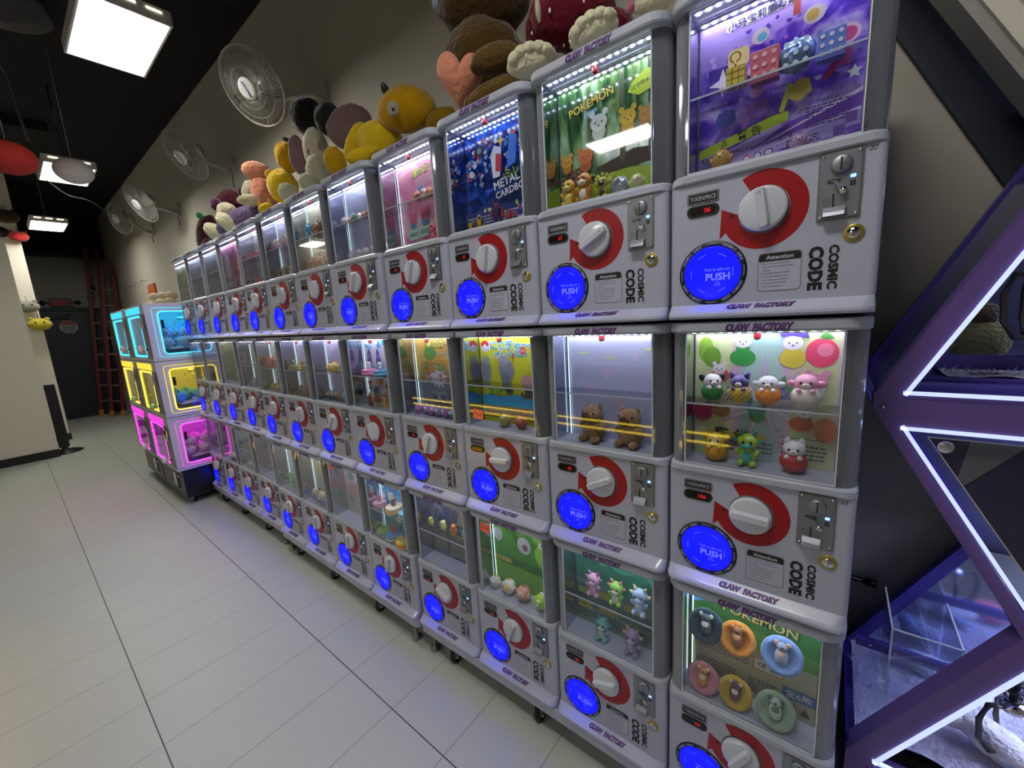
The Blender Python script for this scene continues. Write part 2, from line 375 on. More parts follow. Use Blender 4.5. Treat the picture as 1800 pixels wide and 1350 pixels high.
# paper lanterns
def lantern(x, y, z, r, col, lab, top):
    t = empty('paper_lantern', (x, y, z)); m = mat('lantern_paper_' + col, col, 0.8)
    b = MB(); prof = []
    n = 64
    for k in range(n + 1):
        a = -pi / 2 + pi * k / n; rr = r * cos(a) * 1.06 + 0.004; prof.append((max(rr, r * 0.16) * (1 + 0.012 * (k % 4 in (0, 1))), r * 0.86 * sin(a)))
    b.rev(prof, m, 36); b.build('paper_shade', t)
    MB().rev([(r * .18, r * .84), (r * .2, r * .9), (r * .16, r * .9)], m_blk, 20).build('top_ring', t)
    MB().cyl((0, 0, r * 0.85), (0, 0, top - z), 0.003, mat('string_grey', '8c8c88', 0.7), 6).build('hanging_string', t)
    tag(t, lab, 'lantern')
lantern(-4.5, -0.383, 2.768, 0.105, 'c9c5c0', 'white ribbed paper lantern hanging in front of a ceiling lamp', 3.72)
lantern(-4.2, -0.715, 2.705, 0.12, 'b02a22', 'red ribbed paper lantern cut by the left picture edge', 3.72)

# ================================================================ CAPSULE MACHINE (built once, copied for all 36)
m_body = mat('machine_white', 'aeb3cb', 0.30, coat=0.2)
m_lid = mat('machine_lid_grey', 'a9b0c2', 0.34, coat=0.15)
m_print = mat('print_black', '15151a', 0.5)
m_red = mat('print_red', '9c0818', 0.35)
m_knob = mat('knob_white', 'c6ccda', 0.25, coat=0.4)
m_steel = mat('coin_steel', '8e929c', 0.45, 0.8)
m_chrome = mat('chrome', 'd8d8da', 0.12, 1.0)
m_gold = mat('lock_gold', 'b3a24a', 0.35, 0.7)
m_blue = glow('push_blue', '0406ff', 6.0)
m_blue2 = mat('push_blue_inner', '1c2296', 0.18, emit=1.0, ecol='0e12ff', coat=0.3)
m_blue3 = mat('push_print', '8088d8', 0.5, emit=0.45, ecol='7a82ff')
m_purple = mat('logo_purple', '7a4aa0', 0.5)
m_logob = mat('logo_outline', '2b1a3c', 0.5)
m_ledw = glow('led_white', 'f0f2ff', 68)
m_clear = glassy('clear_panel', 'f4f6fa', refl=0.9, base=0.05)
m_smoke = glassy('clear_corner', 'bcc0ce', 0.40, 'c2c8d8', refl=0.8, rough=0.06, base=0.08)
m_edge = mat('panel_edge', 'c4ccd4', 0.3, emit=0.04, ecol='cfe0e8')  # pale with slight emission, standing in for LED light caught in acrylic edges
m_inner = mat('liner_grey', 'a9abb8', 0.35)
MW = 0.1775; MD = 0.42
P = {}          # machine parts by name
def rr_loops(specs): return [(-MW + dx, MW - dx, dy, MD, r, 0.004, z) for (dx, dy, r, z) in specs]
def logo(mb, z, y, w=0.113, h=0.0125, M=None):
    V0 = len(mb.v)
    mb.text('CLAW  FACTORY', 1, m_logob, 0.003, z - 0.0006, y, bold=0.08, shear=0.25, w=w + 0.007, h=h + 0.0042)
    mb.text('CLAW  FACTORY', 1, m_purple, 0.003, z, y - 0.0006, bold=0.025, shear=0.25, w=w, h=h)
def proto_part(name, mb, parent=None):
    o = mb.build(name, parent); P[name] = o; return o
hold = empty('capsule_machine', (0, 0, 0))
# body
b = MB(); b.loft(rr_loops([(0.001, 0, .012, .033), (0, 0, .012, .036), (0, 0, .012, .286), (.002, .002, .012, .289)]), m_body, n=5); 
proto_part('body', b, hold)
g = MB(); g.loft(rr_loops([(.003, .003, .03, 0), (.003, .003, .03, .004)]), m_print, n=3)
g.loft([(-MW, MW, -.026, MD, .024, .004, .004), (-MW - .0005, MW + .0005, -.030, MD, .026, .004, .009), (-MW - .0005, MW + .0005, -.029, MD, .026, .004, .014), (-MW, MW, -.024, MD, .024, .004, .019), (-MW + .001, MW - .001, -.004, MD, .014, .004, .0335)], m_body, n=5)
o = proto_part('base_apron', g, hold)
a = MB(); M0 = Matrix.Translation((0, -.0148, .0272)) @ Matrix.Rotation(RAD(-54), 4, 'X')
v0 = MB(); logo(v0, 0, 0, h=.011); a.add(v0.v, v0.f, m_logob, False, M0); a.m = [a.mi(v0.mats[k]) for k in v0.m]
proto_part('apron_logo', a, o)
c = MB(); c.loft([(-MW, MW, -.002, MD, .014, .004, .2875), (-MW - .001, MW + .001, -.007, MD, .024, .004, .2905), (-MW - .001, MW + .001, -.007, MD, .03, .004, .302), (-MW + .001, MW - .001, -.004, MD, .032, .004, .3065)], m_lid, n=6)
proto_part('collar', c, hold)
# dome: bottom tray, clear shell, rear
d = MB(); pr = ring_rr(-MW + .001, MW - .001, 0, MD, .036, .004, 6)
# smoky shell around sides and back with front opening between x = +-0.14
def shell(mb, z0, z1, m, th=.004):
    outer = ring_rr(-MW + .001, MW - .001, 0, MD - .002, .037, .01, 7); inner = ring_rr(-MW + .001 + th, MW - .001 - th, th, MD - .002 - th, .033, .008, 7)
    n = len(outer)
    # first block of points is the right front corner, last block the left front corner: open between them
    for i in range(n - 1):
        vs = [(*outer[i], z0), (*outer[i + 1], z0), (*outer[i + 1], z1), (*outer[i], z1), (*inner[i], z0), (*inner[i + 1], z0), (*inner[i + 1], z1), (*inner[i], z1)]
        mb.add(vs, [(0, 1, 2, 3), (5, 4, 7, 6)], m, True)
    for i in (0, n - 1): mb.add([(*outer[i], z0), (*inner[i], z0), (*inner[i], z1), (*outer[i], z1)], [(0, 1, 2, 3)], m)
shell(d, .3065, .6165, m_smoke)
proto_part('clear_dome', d, hold)
e = MB()
e.box((0, .002, .4615), (.282, .003, .306), m_clear)
o = proto_part('display_door', e, hold)
e = MB()
for sx in (-1, 1): e.box((sx * .141, .0015, .4615), (.0022, .005, .306), m_edge)
e.box((0, .0015, .309), (.282, .005, .002), m_edge); e.box((0, .0015, .614), (.282, .005, .002), m_edge)
for sx in (-1, 1):
    for zz in (.318, .605): e.box((sx * .1455, .0, zz), (.005, .005, .010), m_clear)
proto_part('door_edging', e, o)
i = MB()     # inner display box: side liners and floor
i.box((0, .042, .3085), (.286, .080, .003), m_inner)
for sx in (-1, 1): i.box((sx * .1435, .042, .4615), (.0015, .078, .306), mat('side_liner', 'b4b8c4', 0.05, 1.0))
i.box((0, .085, .4615), (.288, .003, .308), m_inner)
proto_part('display_liner', i, hold)
l = MB(); l.loft([(-MW + .002, MW - .002, -.012, MD, .040, .004, .6165), (-MW - .001, MW + .001, -.020, MD, .042, .004, .618), (-MW - .0015, MW + .0015, -.022, MD, .042, .004, .622), (-MW - .0015, MW + .0015, -.022, MD, .042, .004, .636), (-MW + .001, MW - .001, -.019, MD, .040, .004, .6395), (-MW + .006, MW - .006, -.010, MD - .006, .03, .004, .6405)], m_lid, n=6)
o = proto_part('lid', l, hold)
q = MB(); logo(q, .628, -.0227); proto_part('lid_logo', q, o)
s = MB(); s.box((0, .045, .614), (.27, .006, .003), m_inner); s.box((0, .019, .6155), (.276, .012, .002), m_inner); s.box((0, .069, .6155), (.276, .012, .002), m_inner)
for k in range(15):
    for yy in (.019, .069): s.box((-.129 + k * .0184, yy, .6135), (.0075, .0055, .002), m_ledw, bev=.0008)
proto_part('led_strips', s, o)
s = MB(); s.box((-.005, .03, .606), (.014, .014, .018), mat('latch_red', '8c1c24', .35), bev=.004); proto_part('red_latch', s, o)
# arrow
r_ = MB(); ringpts(r_, 0, .211, .0445, .0735, -.0004, m_red, 121, -153)
r_.flat([(-.077, .166), (-.0655, .1775), (-.0397, .1907), (-.0425, .209), (-.074, .2245)], -.0004, m_red)
proto_part('red_arrow', r_, hold)
r_ = MB(); r_.prism([(-.057, .2125), (-.0485, .2085), (-.057, .2045)], -.0012, -.0002, m_print); proto_part('black_pointer', r_, P['red_arrow'])
# knob
k_ = MB(); RX = Matrix.Translation((0, 0, .211)) @ Matrix.Rotation(pi / 2, 4, 'X')
k_.rev([(.0432, .0), (.0432, .0015)], m_print, 40, RX); k_.rev([(.042, 0), (.042, .011), (.040, .0145), (.0365, .0155), (0.0, .0162)], m_knob, 40, RX)
proto_part('knob', k_, hold); P['knob'].data = P['knob'].data
# knob geometry relative to its own centre so it can be turned
for v in P['knob'].data.vertices: v.co.z -= .211
P['knob'].location = (0, 0, .211)
g_ = MB(); g_.loft([(-.0095, .0095, -.0395, .0395, .006, .006, .012), (-.0085, .0085, -.038, .038, .006, .006, .026), (-.0065, .0065, -.035, .035, .005, .005, .029)], m_knob, n=4, M=Matrix.Rotation(pi / 2, 4, 'X'))
g_.flat([(-.003, .026), (.003, .026), (0, .031)], -.0292, mat('arrow_grey', '8f8fa0', .5))
proto_part('grip', g_, P['knob'])
# push door
RP = Matrix.Translation((-.09, 0, .099)) @ Matrix.Rotation(pi / 2, 4, 'X')
p_ = MB(); p_.rev([(.0555, .0022), (.0565, .0025), (.0655, .0025), (.0665, .0)], m_print, 56, RP); proto_part('push_ring', p_, hold)
t_ = MB()
wh = C('c4c4d6')
for s0, a0 in enumerate((135, 45, -45, 225)):
    word = 'COSMIC CODE'; top = a0 in (135, 45)
    for q, chx in enumerate(word):
        if chx == ' ': continue
        ang = a0 - (q - 5) * 4.6
        if not top: ang = a0 - (q - 5) * 4.6
        t_.text(chx, 1, wh, -.09 + .0608 * cos(RAD(ang)), .099 + .0608 * sin(RAD(ang)), -.0029, bold=.02, ang=ang - 90, h=.0052)
for a0 in (0, 90, 180, 270): ringpts(t_, -.09, .099, .0606, .0616, -.0029, wh, a0 - 10, a0 + 10, 10)
proto_part('ring_lettering', t_, P['push_ring'])
p_ = MB(); p_.rev([(.0485, .003), (.0505, .005), (.0535, .005), (.0555, .002)], m_blue, 48, RP); proto_part('glowing_rim', p_, P['push_ring'])
p_ = MB(); p_.rev([(.0487, .0025), (.040, .0015), (.0, .0008)], m_blue2, 48, RP)
for a0 in range(0, 360, 60): ringpts(p_, -.09, .099, .0405, .0415, -.0042, m_blue3, a0 - 12, a0 + 12, 8)
proto_part('push_flap', p_, hold)
p_ = MB(); p_.text('PUSH', 1, m_blue3, -.078, .091, -.0046, bold=.03, w=.047); p_.text('Push to take out', 1, glow('txt_blue', '0a12ff', 2.0), -.079, .1065, -.0044, bold=.06, w=.05, h=.0085); p_.text('Push to take out', 1, m_blue3, -.079, .1065, -.0047, bold=.0, w=.048, h=.007)
tri = [(-.078, .083), (-.084, .073), (-.072, .073)]; 
for q in range(3):
    x0, z0 = tri[q]; x1, z1 = tri[(q + 1) % 3]; dx, dz = x1 - x0, z1 - z0; L = math.hypot(dx, dz); nx, nz = -dz / L * .0009, dx / L * .0009
    p_.flat([(x0, z0), (x1, z1), (x1 + nx, z1 + nz), (x0 + nx, z0 + nz)], -.0046, m_blue3)
proto_part('push_lettering', p_, P['push_flap'])
# token sign, display
t_ = MB(); t_.prism(rrect(-.1415, -.0795, .2445, .2675, .003), -.0010, 0, m_print); ring = rrect(-.140, -.081, .246, .266, .0025)
for q in range(len(ring)):
    x0, z0 = ring[q]; x1, z1 = ring[(q + 1) % len(ring)]; cx, cz = -.1105, .256
    f_ = lambda x, z: (cx + (x - cx) * .975, cz + (z - cz) * .93)
    t_.flat([(x0, z0), (x1, z1), f_(x1, z1), f_(x0, z0)], -.0013, wh)
t_.text('TOKEN/PRICE', 1, wh, -.1105, .256, -.0013, bold=.0, w=.05, h=.0085)
proto_part('token_price_sign', t_, hold)
t_ = MB(); t_.prism(rrect(-.142, -.0785, .2185, .2415, .011), -.0022, 0, m_print); t_.prism(rrect(-.135, -.0855, .222, .238, .007), -.0026, -.002, mat('display_glass', '070203', .1)); proto_part('price_display', t_, hold)
DIG = {}
def digits(sx):
    if sx not in DIG:
        t_ = MB(); col = glow('digit_red', 'e01a18', 0.8)
        t_.text(sx, 1, col, -.101, .230, -.0030, shear=.12, h=.0095)
        o = t_.build('price_digits'); DIG[sx] = o.data; bpy.data.objects.remove(o)
    return DIG[sx]
# coin mechanism
k_ = MB(); k_.prism(rrect(.0845, .1465, .1705, .2860, .004), -.003, 0, mat('coin_edge', '8b8b8c', .35, .8)); k_.prism(rrect(.0870, .1440, .1730, .2835, .003), -.0045, -.002, m_steel)
proto_part('coin_plate', k_, hold)
for (sx, sz) in ((.0905, .2795), (.1405, .2795), (.0905, .177), (.1405, .177)):
    pass
k_ = MB()
for (sx, sz) in ((.0905, .2795), (.1405, .2795), (.0905, .177), (.1405, .177)):
    k_.rev([(.0028, .0045), (.0026, .0062), (.0, .0066)], m_chrome, 12, Matrix.Translation((sx, 0, sz)) @ Matrix.Rotation(pi / 2, 4, 'X'))
    k_.box((sx, -.0068, sz), (.004, .0006, .0007), m_print)
proto_part('screws', k_, P['coin_plate'])
k_ = MB(); RC = Matrix.Translation((.1165, 0, .2625)) @ Matrix.Rotation(pi / 2, 4, 'X')
k_.rev([(.0155, .004), (.0145, .010), (.0125, .0115), (.0, .0115)], m_steel, 32, RC); k_.box((.1165, -.0117, .2625), (.0022, .001, .0215), m_print); k_.prism(rrect(.1145, .1152, .252, .273, .0002), -.0119, -.0115, m_chrome)
proto_part('coin_slot', k_, P['coin_plate'])
k_ = MB(); k_.prism(rrect(.130, .1375, .2375, .2425, .001), -.0052, -.004, glow('led_blue', '5f8cff', 5)); proto_part('blue_indicator', k_, P['coin_plate'])
k_ = MB(); k_.prism(rrect(.098, .117, .2335, .2395, .003), -.0055, -.004, m_print); k_.text('TW-131', 1, wh, .1075, .2365, -.0057, w=.013, h=.003); k_.prism(rrect(.130, .1375, .2240, .2325, .0008), -.0052, -.004, m_print); k_.text('I', 1, wh, .13375, .2283, -.0054, h=.005)
ringpts(k_, .0985, .204, .0052, .0058, -.0048, m_print, n=20); k_.text('T-L', 1, m_print, .0985, .204, -.0048, w=.008, h=.0035); proto_part('coin_markings', k_, P['coin_plate'])
k_ = MB(); k_.cyl((.1215, -.004, .2175), (.1215, -.013, .2175), .0058, m_chrome, 20); k_.prism([(.1065, .2345), (.109, .2365), (.1255, .2215), (.119, .213)], -.0125, -.009, m_steel); proto_part('return_lever', k_, P['coin_plate'])
k_ = MB(); k_.box((.108, -.005, .2035), (.0026, .0012, .023), m_print); k_.loft([(.0935, .1265, -.018, -.004, .002, .0005, .1765), (.0935, .1265, -.014, -.004, .002, .0005, .1835), (.0935, .1265, -.006, -.004, .001, .0005, .1925)], m_steel, n=3); proto_part('coin_return_chute', k_, P['coin_plate'])
# lock
RL = Matrix.Translation((.140, 0, .144)) @ Matrix.Rotation(pi / 2, 4, 'X')
k_ = MB(); k_.rev([(.0152, 0), (.0152, .002), (.0142, .003), (.0105, .003)], m_gold, 32, RL); k_.rev([(.0105, .003), (.0095, .0055), (.0, .0055)], m_chrome, 28, RL); k_.box((.140, -.0058, .144), (.0014, .0008, .008), m_print); proto_part('key_lock', k_, hold)
# attention label
k_ = MB(); gy = mat('label_grey', '8e8e93', .5); lw_ = mat('label_white', 'b2b7cf', .4)
k_.prism(rrect(-.0055, .0675, .0525, .1275, .0075), -.0006, 0, gy); k_.prism(rrect(-.0035, .0655, .0545, .1255, .006), -.0009, -.0005, lw_)
k_.prism([(-.0035, .1105), (.0655, .1105)] + [(x, z) for x, z in rrect(-.0035, .0655, .0545, .1255, .006) if z > .112], -.0012, -.0008, m_print)
proto_part('attention_label', k_, hold)
k_ = MB(); k_.text('Attention', 1, wh, .031, .118, -.0015, bold=.02, h=.0085)
body = ['1. Please rotate the handle clockwise', '    after payment. Do not rotate counter', '    clockwise.', '2. Each purchase will get one capsule.', '3. If no capsule is dispensed within 2', '    minutes, please contact the staff.', '4. Do not push or pull the device', '    to avoid any potential risk.']
for q, ln in enumerate(body): k_.text(ln, .00335, m_print, -.001, .1062 - q * .0063, -.0012, bold=.01, align='LEFT')
proto_part('label_lettering', k_, P['attention_label'])
k_ = MB(); k_.text('CODE', 1, m_print, .0885, .0885, -.0006, bold=.055, ang=-90, w=.080, h=.0235); k_.text('COSMIC', 1, m_print, .1145, .0885, -.0006, bold=.045, ang=-90, w=.079, h=.0155)
proto_part('brand_lettering', k_, hold)
k_ = MB(); k_.box((0, .042, 0), (.282, .076, .003), m_clear); k_.box((0, .0045, 0), (.282, .0012, .0035), m_edge); P['shelf'] = k_.build('clear_shelf', hold)
k_ = MB(); k_.cyl((0, 0, .312), (0, 0, .612), .0014, glow('tube_white', 'dcf4ec', 1.7), 8); P['led_tube'] = k_.build('led_tube', hold)
k_ = MB(); k_.box((0, 0, 0), (.045, .0006, .034), mat('orange_note', 'f2724a', .6, emit=.1, ecol='f2724a')); k_.text('Special!', 1, C('7a1d12'), 0, 0, -.0007, w=.034, shear=.2, ang=-8); P['note'] = k_.build('orange_note', hold)
TOPS = ['body', 'base_apron', 'collar', 'clear_dome', 'display_door', 'display_liner', 'lid', 'red_arrow', 'knob', 'push_ring', 'push_flap', 'token_price_sign', 'price_display', 'coin_plate', 'key_lock', 'attention_label', 'brand_lettering']
for nm in TOPS + ['shelf', 'led_tube', 'note']: P[nm].parent = None

# ================================================================ SMALL PRIZES
def toy(col, r=.3): return mat('toy_' + col, col, r, coat=.4)
def eyes(t, z, y, dx=.007, r=.0022, col='0c0c10'):
    e = MB()
    for s_ in (-1, 1): e.ell((s_ * dx, y, z), (r, r * .7, r * 1.3), toy(col, .15), 8, 6)
    e.build('eyes', t)
def fig_fruit(cs, v=0):        # small animal sitting in a round fruit
    t = empty('animal_figurine', (0, 0, 0)); m1, m2, m3 = toy(cs[0]), toy(cs[1]), toy(cs[2])
    b = MB(); b.ell((0, 0, .021), (.023, .020, .021), m1, 20, 12, bumpy=.04)
    if v % 3 == 1:
        for q in range(-2, 3): b.tube([(q * .009 + .012 * sin(k * .5 - 1.5) , -.0195 * cos(RAD(-50 + 20 * k)) , .021 + .0185 * sin(RAD(-50 + 20 * k))) for k in range(6)], .0007, m2, 5)
    b.build('fruit_base', t)
    h = MB(); h.ell((0, 0, .046), (.0185, .0165, .0155), m2, 20, 12); h.ell((0, -.012, .043), (.008, .007, .0055), toy('f4ece6'), 12, 8); h.build('head', t)
    for s_ in (-1, 1):
        e = MB()
        if v % 4 == 0: e.ell((s_ * .018, .002, .052), (.008, .004, .011), m3, 12, 8, rot=(0, s_ * 50, 0))
        elif v % 4 == 1: e.rev([(.007, 0), (.005, .008), (.0005, .016)], m3, 12, Matrix.Translation((s_ * .012, 0, .055)) @ Matrix.Rotation(RAD(s_ * 22), 4, 'Y'))
        elif v % 4 == 2: e.ell((s_ * .021, 0, .044), (.009, .005, .006), m3, 12, 8, rot=(0, s_ * -15, 0))
        else: e.ell((s_ * .011, .002, .060), (.0055, .004, .007), m3, 12, 8)
        e.build('ear', t)
        p = MB(); p.ell((s_ * .010, -.017, .034), (.0045, .0045, .0045), m2, 10, 7); p.build('paw', t)
    eyes(t, .0475, -.0158)
    n = MB(); n.ell((0, -.0185, .044), (.0018, .001, .0013), toy('3a2620'), 8, 6); n.build('nose', t)
    return t
def fig_critter(cs, v=0):       # sitting figure with horns or ears
    t = empty('creature_figurine', (0, 0, 0)); m1, m2, m3 = toy(cs[0], .2), toy(cs[1], .2), toy(cs[2], .2)
    b = MB(); b.ell((0, 0, .020), (.0145, .012, .018), m1, 14, 10); b.ell((0, -.008, .018), (.009, .006, .013), m2, 12, 8); b.build('body', t)
    h = MB(); h.ell((0, 0, .046), (.018, .015, .0155), m1, 18, 12, bumpy=.12, seed=v, fr=5); h.ell((0, -.012, .041), (.010, .007, .006), m2, 12, 8); h.build('head', t)
    for s_ in (-1, 1):
        MB().ell((s_ * .015, -.004, .026), (.0045, .0055, .010), m1, 10, 8, rot=(30, s_ * 25, 0)).build('arm', t)
        MB().ell((s_ * .010, -.010, .007), (.006, .010, .006), m1, 10, 8).build('leg', t)
        e = MB(); e.rev([(.0042, 0), (.003, .007), (.0006, .013)], m3, 10, Matrix.Translation((s_ * .009, 0, .058)) @ Matrix.Rotation(RAD(s_ * 28), 4, 'Y')); e.build('horn', t)
        MB().ell((s_ * .020, 0, .048), (.006, .003, .0045), m3, 10, 6, rot=(0, s_ * -30, 0)).build('ear', t)
    eyes(t, .048, -.0145, .0065, .0026, '1b2a2a')
    MB().ell((0, -.0135, .0385), (.0055, .003, .0018), toy('c2453c'), 10, 6).build('mouth', t)
    return t
def fig_round(cs, v=0):         # rounded bird or sheep
    t = empty('round_figurine', (0, 0, 0)); m1, m2, m3 = toy(cs[0], .45), toy(cs[1], .45), toy(cs[2], .3)
    b = MB(); b.ell((0, 0, .024), (.021, .019, .024), m1, 20, 14, bumpy=.10 if v == 1 else .02, fr=9 if v == 1 else 2); b.build('body', t)
    MB().ell((0, -.014, .029), (.012, .008, .010), m2, 12, 8).build('face', t)
    for s_ in (-1, 1): MB().ell((s_ * .020, -.002, .024), (.005, .008, .010), m1, 10, 8, rot=(0, s_ * 20, 0)).build('wing', t)
    k = MB(); k.ell((0, -.021, .0275), (.0035, .0035, .0022), m3, 10, 6); k.build('beak', t)
    eyes(t, .0325, -.0195, .0065, .0018)
    k = MB(); k.ell((0, 0, .049), (.004, .004, .004), m3, 8, 6); k.ell((.004, 0, .047), (.003, .003, .003), m3, 8, 6); k.build('tuft', t)
    return t
def fig_cake(cs, v=0):
    t = empty('cake_figurine', (0, 0, 0)); m1, m2, m3 = toy(cs[0]), toy(cs[1]), toy(cs[2])
    MB().rev([(.030, 0), (.034, .004), (.034, .012), (.031, .014)], m1, 32).build('base_ring', t)
    MB().rev([(.034, .008), (.0355, .0105), (.034, .013)], m2, 32).build('stripe', t)
    MB().rev([(.031, .014), (.033, .018), (.033, .024), (.029, .027), (0, .027)], m1, 32).build('cushion', t)
    MB().ell((0, 0, .036), (.011, .010, .012), m3, 14, 10).build('passenger_body', t)
    h = MB(); h.ell((0, 0, .051), (.010, .009, .009), m3, 14, 10)
    for s_ in (-1, 1): h.ell((s_ * .009, 0, .058), (.003, .002, .005), m2, 8, 6)
    h.build('passenger_head', t); eyes(t, .052, -.0085, .004, .0014)
    return t
def fig_tray(cs, v=0):          # animal asleep in a round cushion
    t = empty('cushion_figurine', (0, 0, 0)); f1 = fuzz(cs[0], 300, .3); m2, m3 = toy(cs[1], .6), toy(cs[2], .6)
    RT = Matrix.Translation((0, 0, .030)) @ Matrix.Rotation(RAD(62), 4, 'X')
    pr = [(0, -.006), (.020, -.006), (.032, -.002), (.037, .006), (.034, .013), (.027, .014), (.022, .008), (.012, .003), (0, .002)]
    MB().rev(pr, f1, 32, RT).build('cushion', t)
    b = MB(); b.ell((0, 0, .012), (.012, .017, .010), m2, 14, 10); b.ell((0, .004, .017), (.008, .008, .006), m3, 12, 8)
    b = [b.v, b.f, b.m, b.mats]; bb = MB()
    for vs_, fs_, mm in ((b[0], b[1], b[2]),):
        bb.v = [tuple(RT @ Vector(p)) for p in vs_]; bb.f = fs_; bb.m = mm; bb.sm = [True] * len(fs_); bb.mats = b[3]
    bb.build('animal_body', t)
    h = MB(); h.ell(tuple(RT @ Vector((0, .018, .016))), (.010, .009, .009), m2, 14, 10)
    for s_ in (-1, 1): h.ell(tuple(RT @ Vector((s_ * .010, .024, .018))), (.0045, .003, .0055), m3, 10, 7)
    h.build('animal_head', t)
    MB().ell(tuple(RT @ Vector((0, .017, .0255))), (.003, .002, .002), toy('2a2020'), 8, 6).build('snout', t)
    return t
def fig_lizard(cs, v=0):
    t = empty('spiky_figurine', (0, 0, 0)); m1, m2 = toy(cs[0]), toy(cs[1])
    MB().ell((0, 0, .020), (.010, .010, .012), m1, 12, 9).build('body', t)
    MB().ell((.002, -.004, .036), (.009, .010, .008), m1, 12, 9).build('head', t)
    for a in (25, 80, 130, 180, 230, 300):
        MB().tube([(0, 0, .018), (.012 * cos(RAD(a)), -.002, .020 + .010 * sin(RAD(a))), (.020 * cos(RAD(a)), -.004, .020 + .018 * sin(RAD(a)))], .003, m2 if a > 150 else m1, 6, rr=[.0045, .0035, .001]).build('limb', t)
    eyes(t, .038, -.0125, .004, .0015)
    return t
def fig_robot(cs, v=0):
    t = empty('robot_figurine', (0, 0, 0)); m1, m2, m3 = toy(cs[0]), toy(cs[1]), toy(cs[2])
    MB().loft([(-.007, .007, -.005, .005, .001, .001, .018), (-.012, .012, -.007, .007, .001, .001, .036), (-.008, .008, -.005, .005, .001, .001, .040)], m1, n=2).build('torso', t)
    MB().box((0, 0, .045), (.009, .009, .009), m2, bev=.001).build('head', t)
    for s_ in (-1, 1):
        MB().box((s_ * .016, 0, .028), (.006, .007, .020), m2, bev=.001).build('arm', t)
        MB().box((s_ * .0065, 0, .009), (.008, .010, .018), m3, bev=.001).build('leg', t)
        MB().prism([(s_ * .004, .047), (s_ * .012, .060), (s_ * .008, .046)], -.001, .001, m3).build('horn', t)
    return t
def fig_plant(cs, v=0):
    t = empty('leafy_figurine', (0, 0, 0)); m1 = toy(cs[0], .5)
    MB().cyl((0, 0, 0), (0, 0, .06), .002, toy(cs[1]), 6).build('stem', t)
    for k in range(7):
        a = k * 2.2; MB().ell((.010 * cos(a), .008 * sin(a), .010 + .0085 * k), (.010, .005, .005), m1, 8, 6, rot=(0, 20 * cos(a), k * 40)).build('leaf', t)
    return t
def fig_capsule(cs, v=0):
    t = empty('prize_capsule', (0, 0, 0)); m1, m2 = toy(cs[0], .15), toy(cs[1], .15)
    h = [(.024 * cos(RAD(a)), .024 * sin(RAD(a))) for a in range(0, 91, 15)]
    MB().rev([(max(r, 0), z + .024) for r, z in h], m1, 20).build('capsule_top', t)
    MB().rev([(max(r, 0), .024 - z) for r, z in h], m2, 20).build('capsule_bottom', t)
    return t
def fig_keyring(cs, v=0):       # little cube with chain and name tag
    t = empty('cube_keyring', (0, 0, 0)); m1, m2, m3 = toy(cs[0]), toy(cs[1]), toy(cs[2], .5)
    q = MB(); 
    for i_ in range(3):
        for k_ in range(3): q.box((-.011 + .011 * i_, 0, .012 + .011 * k_), (.0102, .028, .0102), m1, bev=.001)
    q.build('cube', t)
    q = MB(); ringpts(q, 0, .052, .007, .0095, -.016, mat('gold', 'c8ae4a', .25, 1), n=20); q.cyl((0, -.016, .045), (0, -.012, .035), .0015, mat('gold', 'c8ae4a', .25, 1)); q.build('ring', t)
    MB().prism(rrect(-.016, .020, .042, .074, .008), .002, .004, m2).build('name_tag', t)
    MB().tube([(-.02, -.012, .008), (-.028, -.012, -.002 + .004), (-.022, -.012, .003), (-.012, -.012, .004)], .004, m3, 8).build('strap', t)
    return t
def fig_pack(cs, v=0):          # flat printed box or foil bag
    t = empty('boxed_prize' if v != 1 else 'foil_bag', (0, 0, 0)); m1, m2 = toy(cs[0], .3), toy(cs[1], .3)
    if v == 1: MB().ell((0, 0, .030), (.032, .014, .030), mat('foil_' + cs[0], cs[0], .18, .6), 18, 12, bumpy=.25, fr=6).build('bag', t); 
    else: MB().box((0, 0, .03), (.050, .026, .058), m1, bev=.001).build('box', t)
    p = MB()
    for i_ in range(3):
        for k_ in range(3): p.flat(disc(-.016 + i_ * .016, .012 + k_ * .018, .0045, 10), -.0152 if v != 1 else -.0165, m2)
    p.build('printed_pattern', t)
    return t
def fig_capy(cs, v=0):          # brown capybara plush on a keyring
    t = empty('plush_toy', (0, 0, 0)); f1, f2 = fuzz(cs[0], 250, .8), fuzz(cs[1], 250, .6)
    MB().ell((0, 0, .038), (.040, .032, .040), f1, 24, 16, bumpy=.05).build('body', t)
    MB().ell((0, -.004, .085), (.034, .034, .032), f1, 24, 16, bumpy=.05).build('head', t)
    s_ = MB(); s_.ell((-.004, -.030, .083), (.021, .015, .017), f2, 18, 12, bumpy=.05); s_.ell((-.004, -.044, .090), (.006, .003, .004), toy('241812', .6), 10, 6); s_.build('snout', t)
    for q in (-1, 1):
        MB().ell((q * .025, .002, .112), (.007, .005, .008), f1, 12, 8).build('ear', t)
        MB().ell((q * .036, -.014, .052), (.010, .012, .016), f1, 12, 8, rot=(30, q * -30, 0)).build('arm', t)
        MB().ell((q * .024, -.026, .012), (.014, .018, .012), f1, 12, 8).build('foot', t)
    eyes(t, .096, -.028, .022, .0032, '080605')
    g_ = MB(); ringpts(g_, .030, .118, .008, .0095, .0, m_chrome, n=20); g_.build('key_ring', t)
    return t
FK = {'fruit': fig_fruit, 'critter': fig_critter, 'round': fig_round, 'cake': fig_cake, 'tray': fig_tray, 'lizard': fig_lizard, 'robot': fig_robot, 'plant': fig_plant, 'capsule': fig_capsule, 'keyring': fig_keyring, 'pack': fig_pack, 'capy': fig_capy}
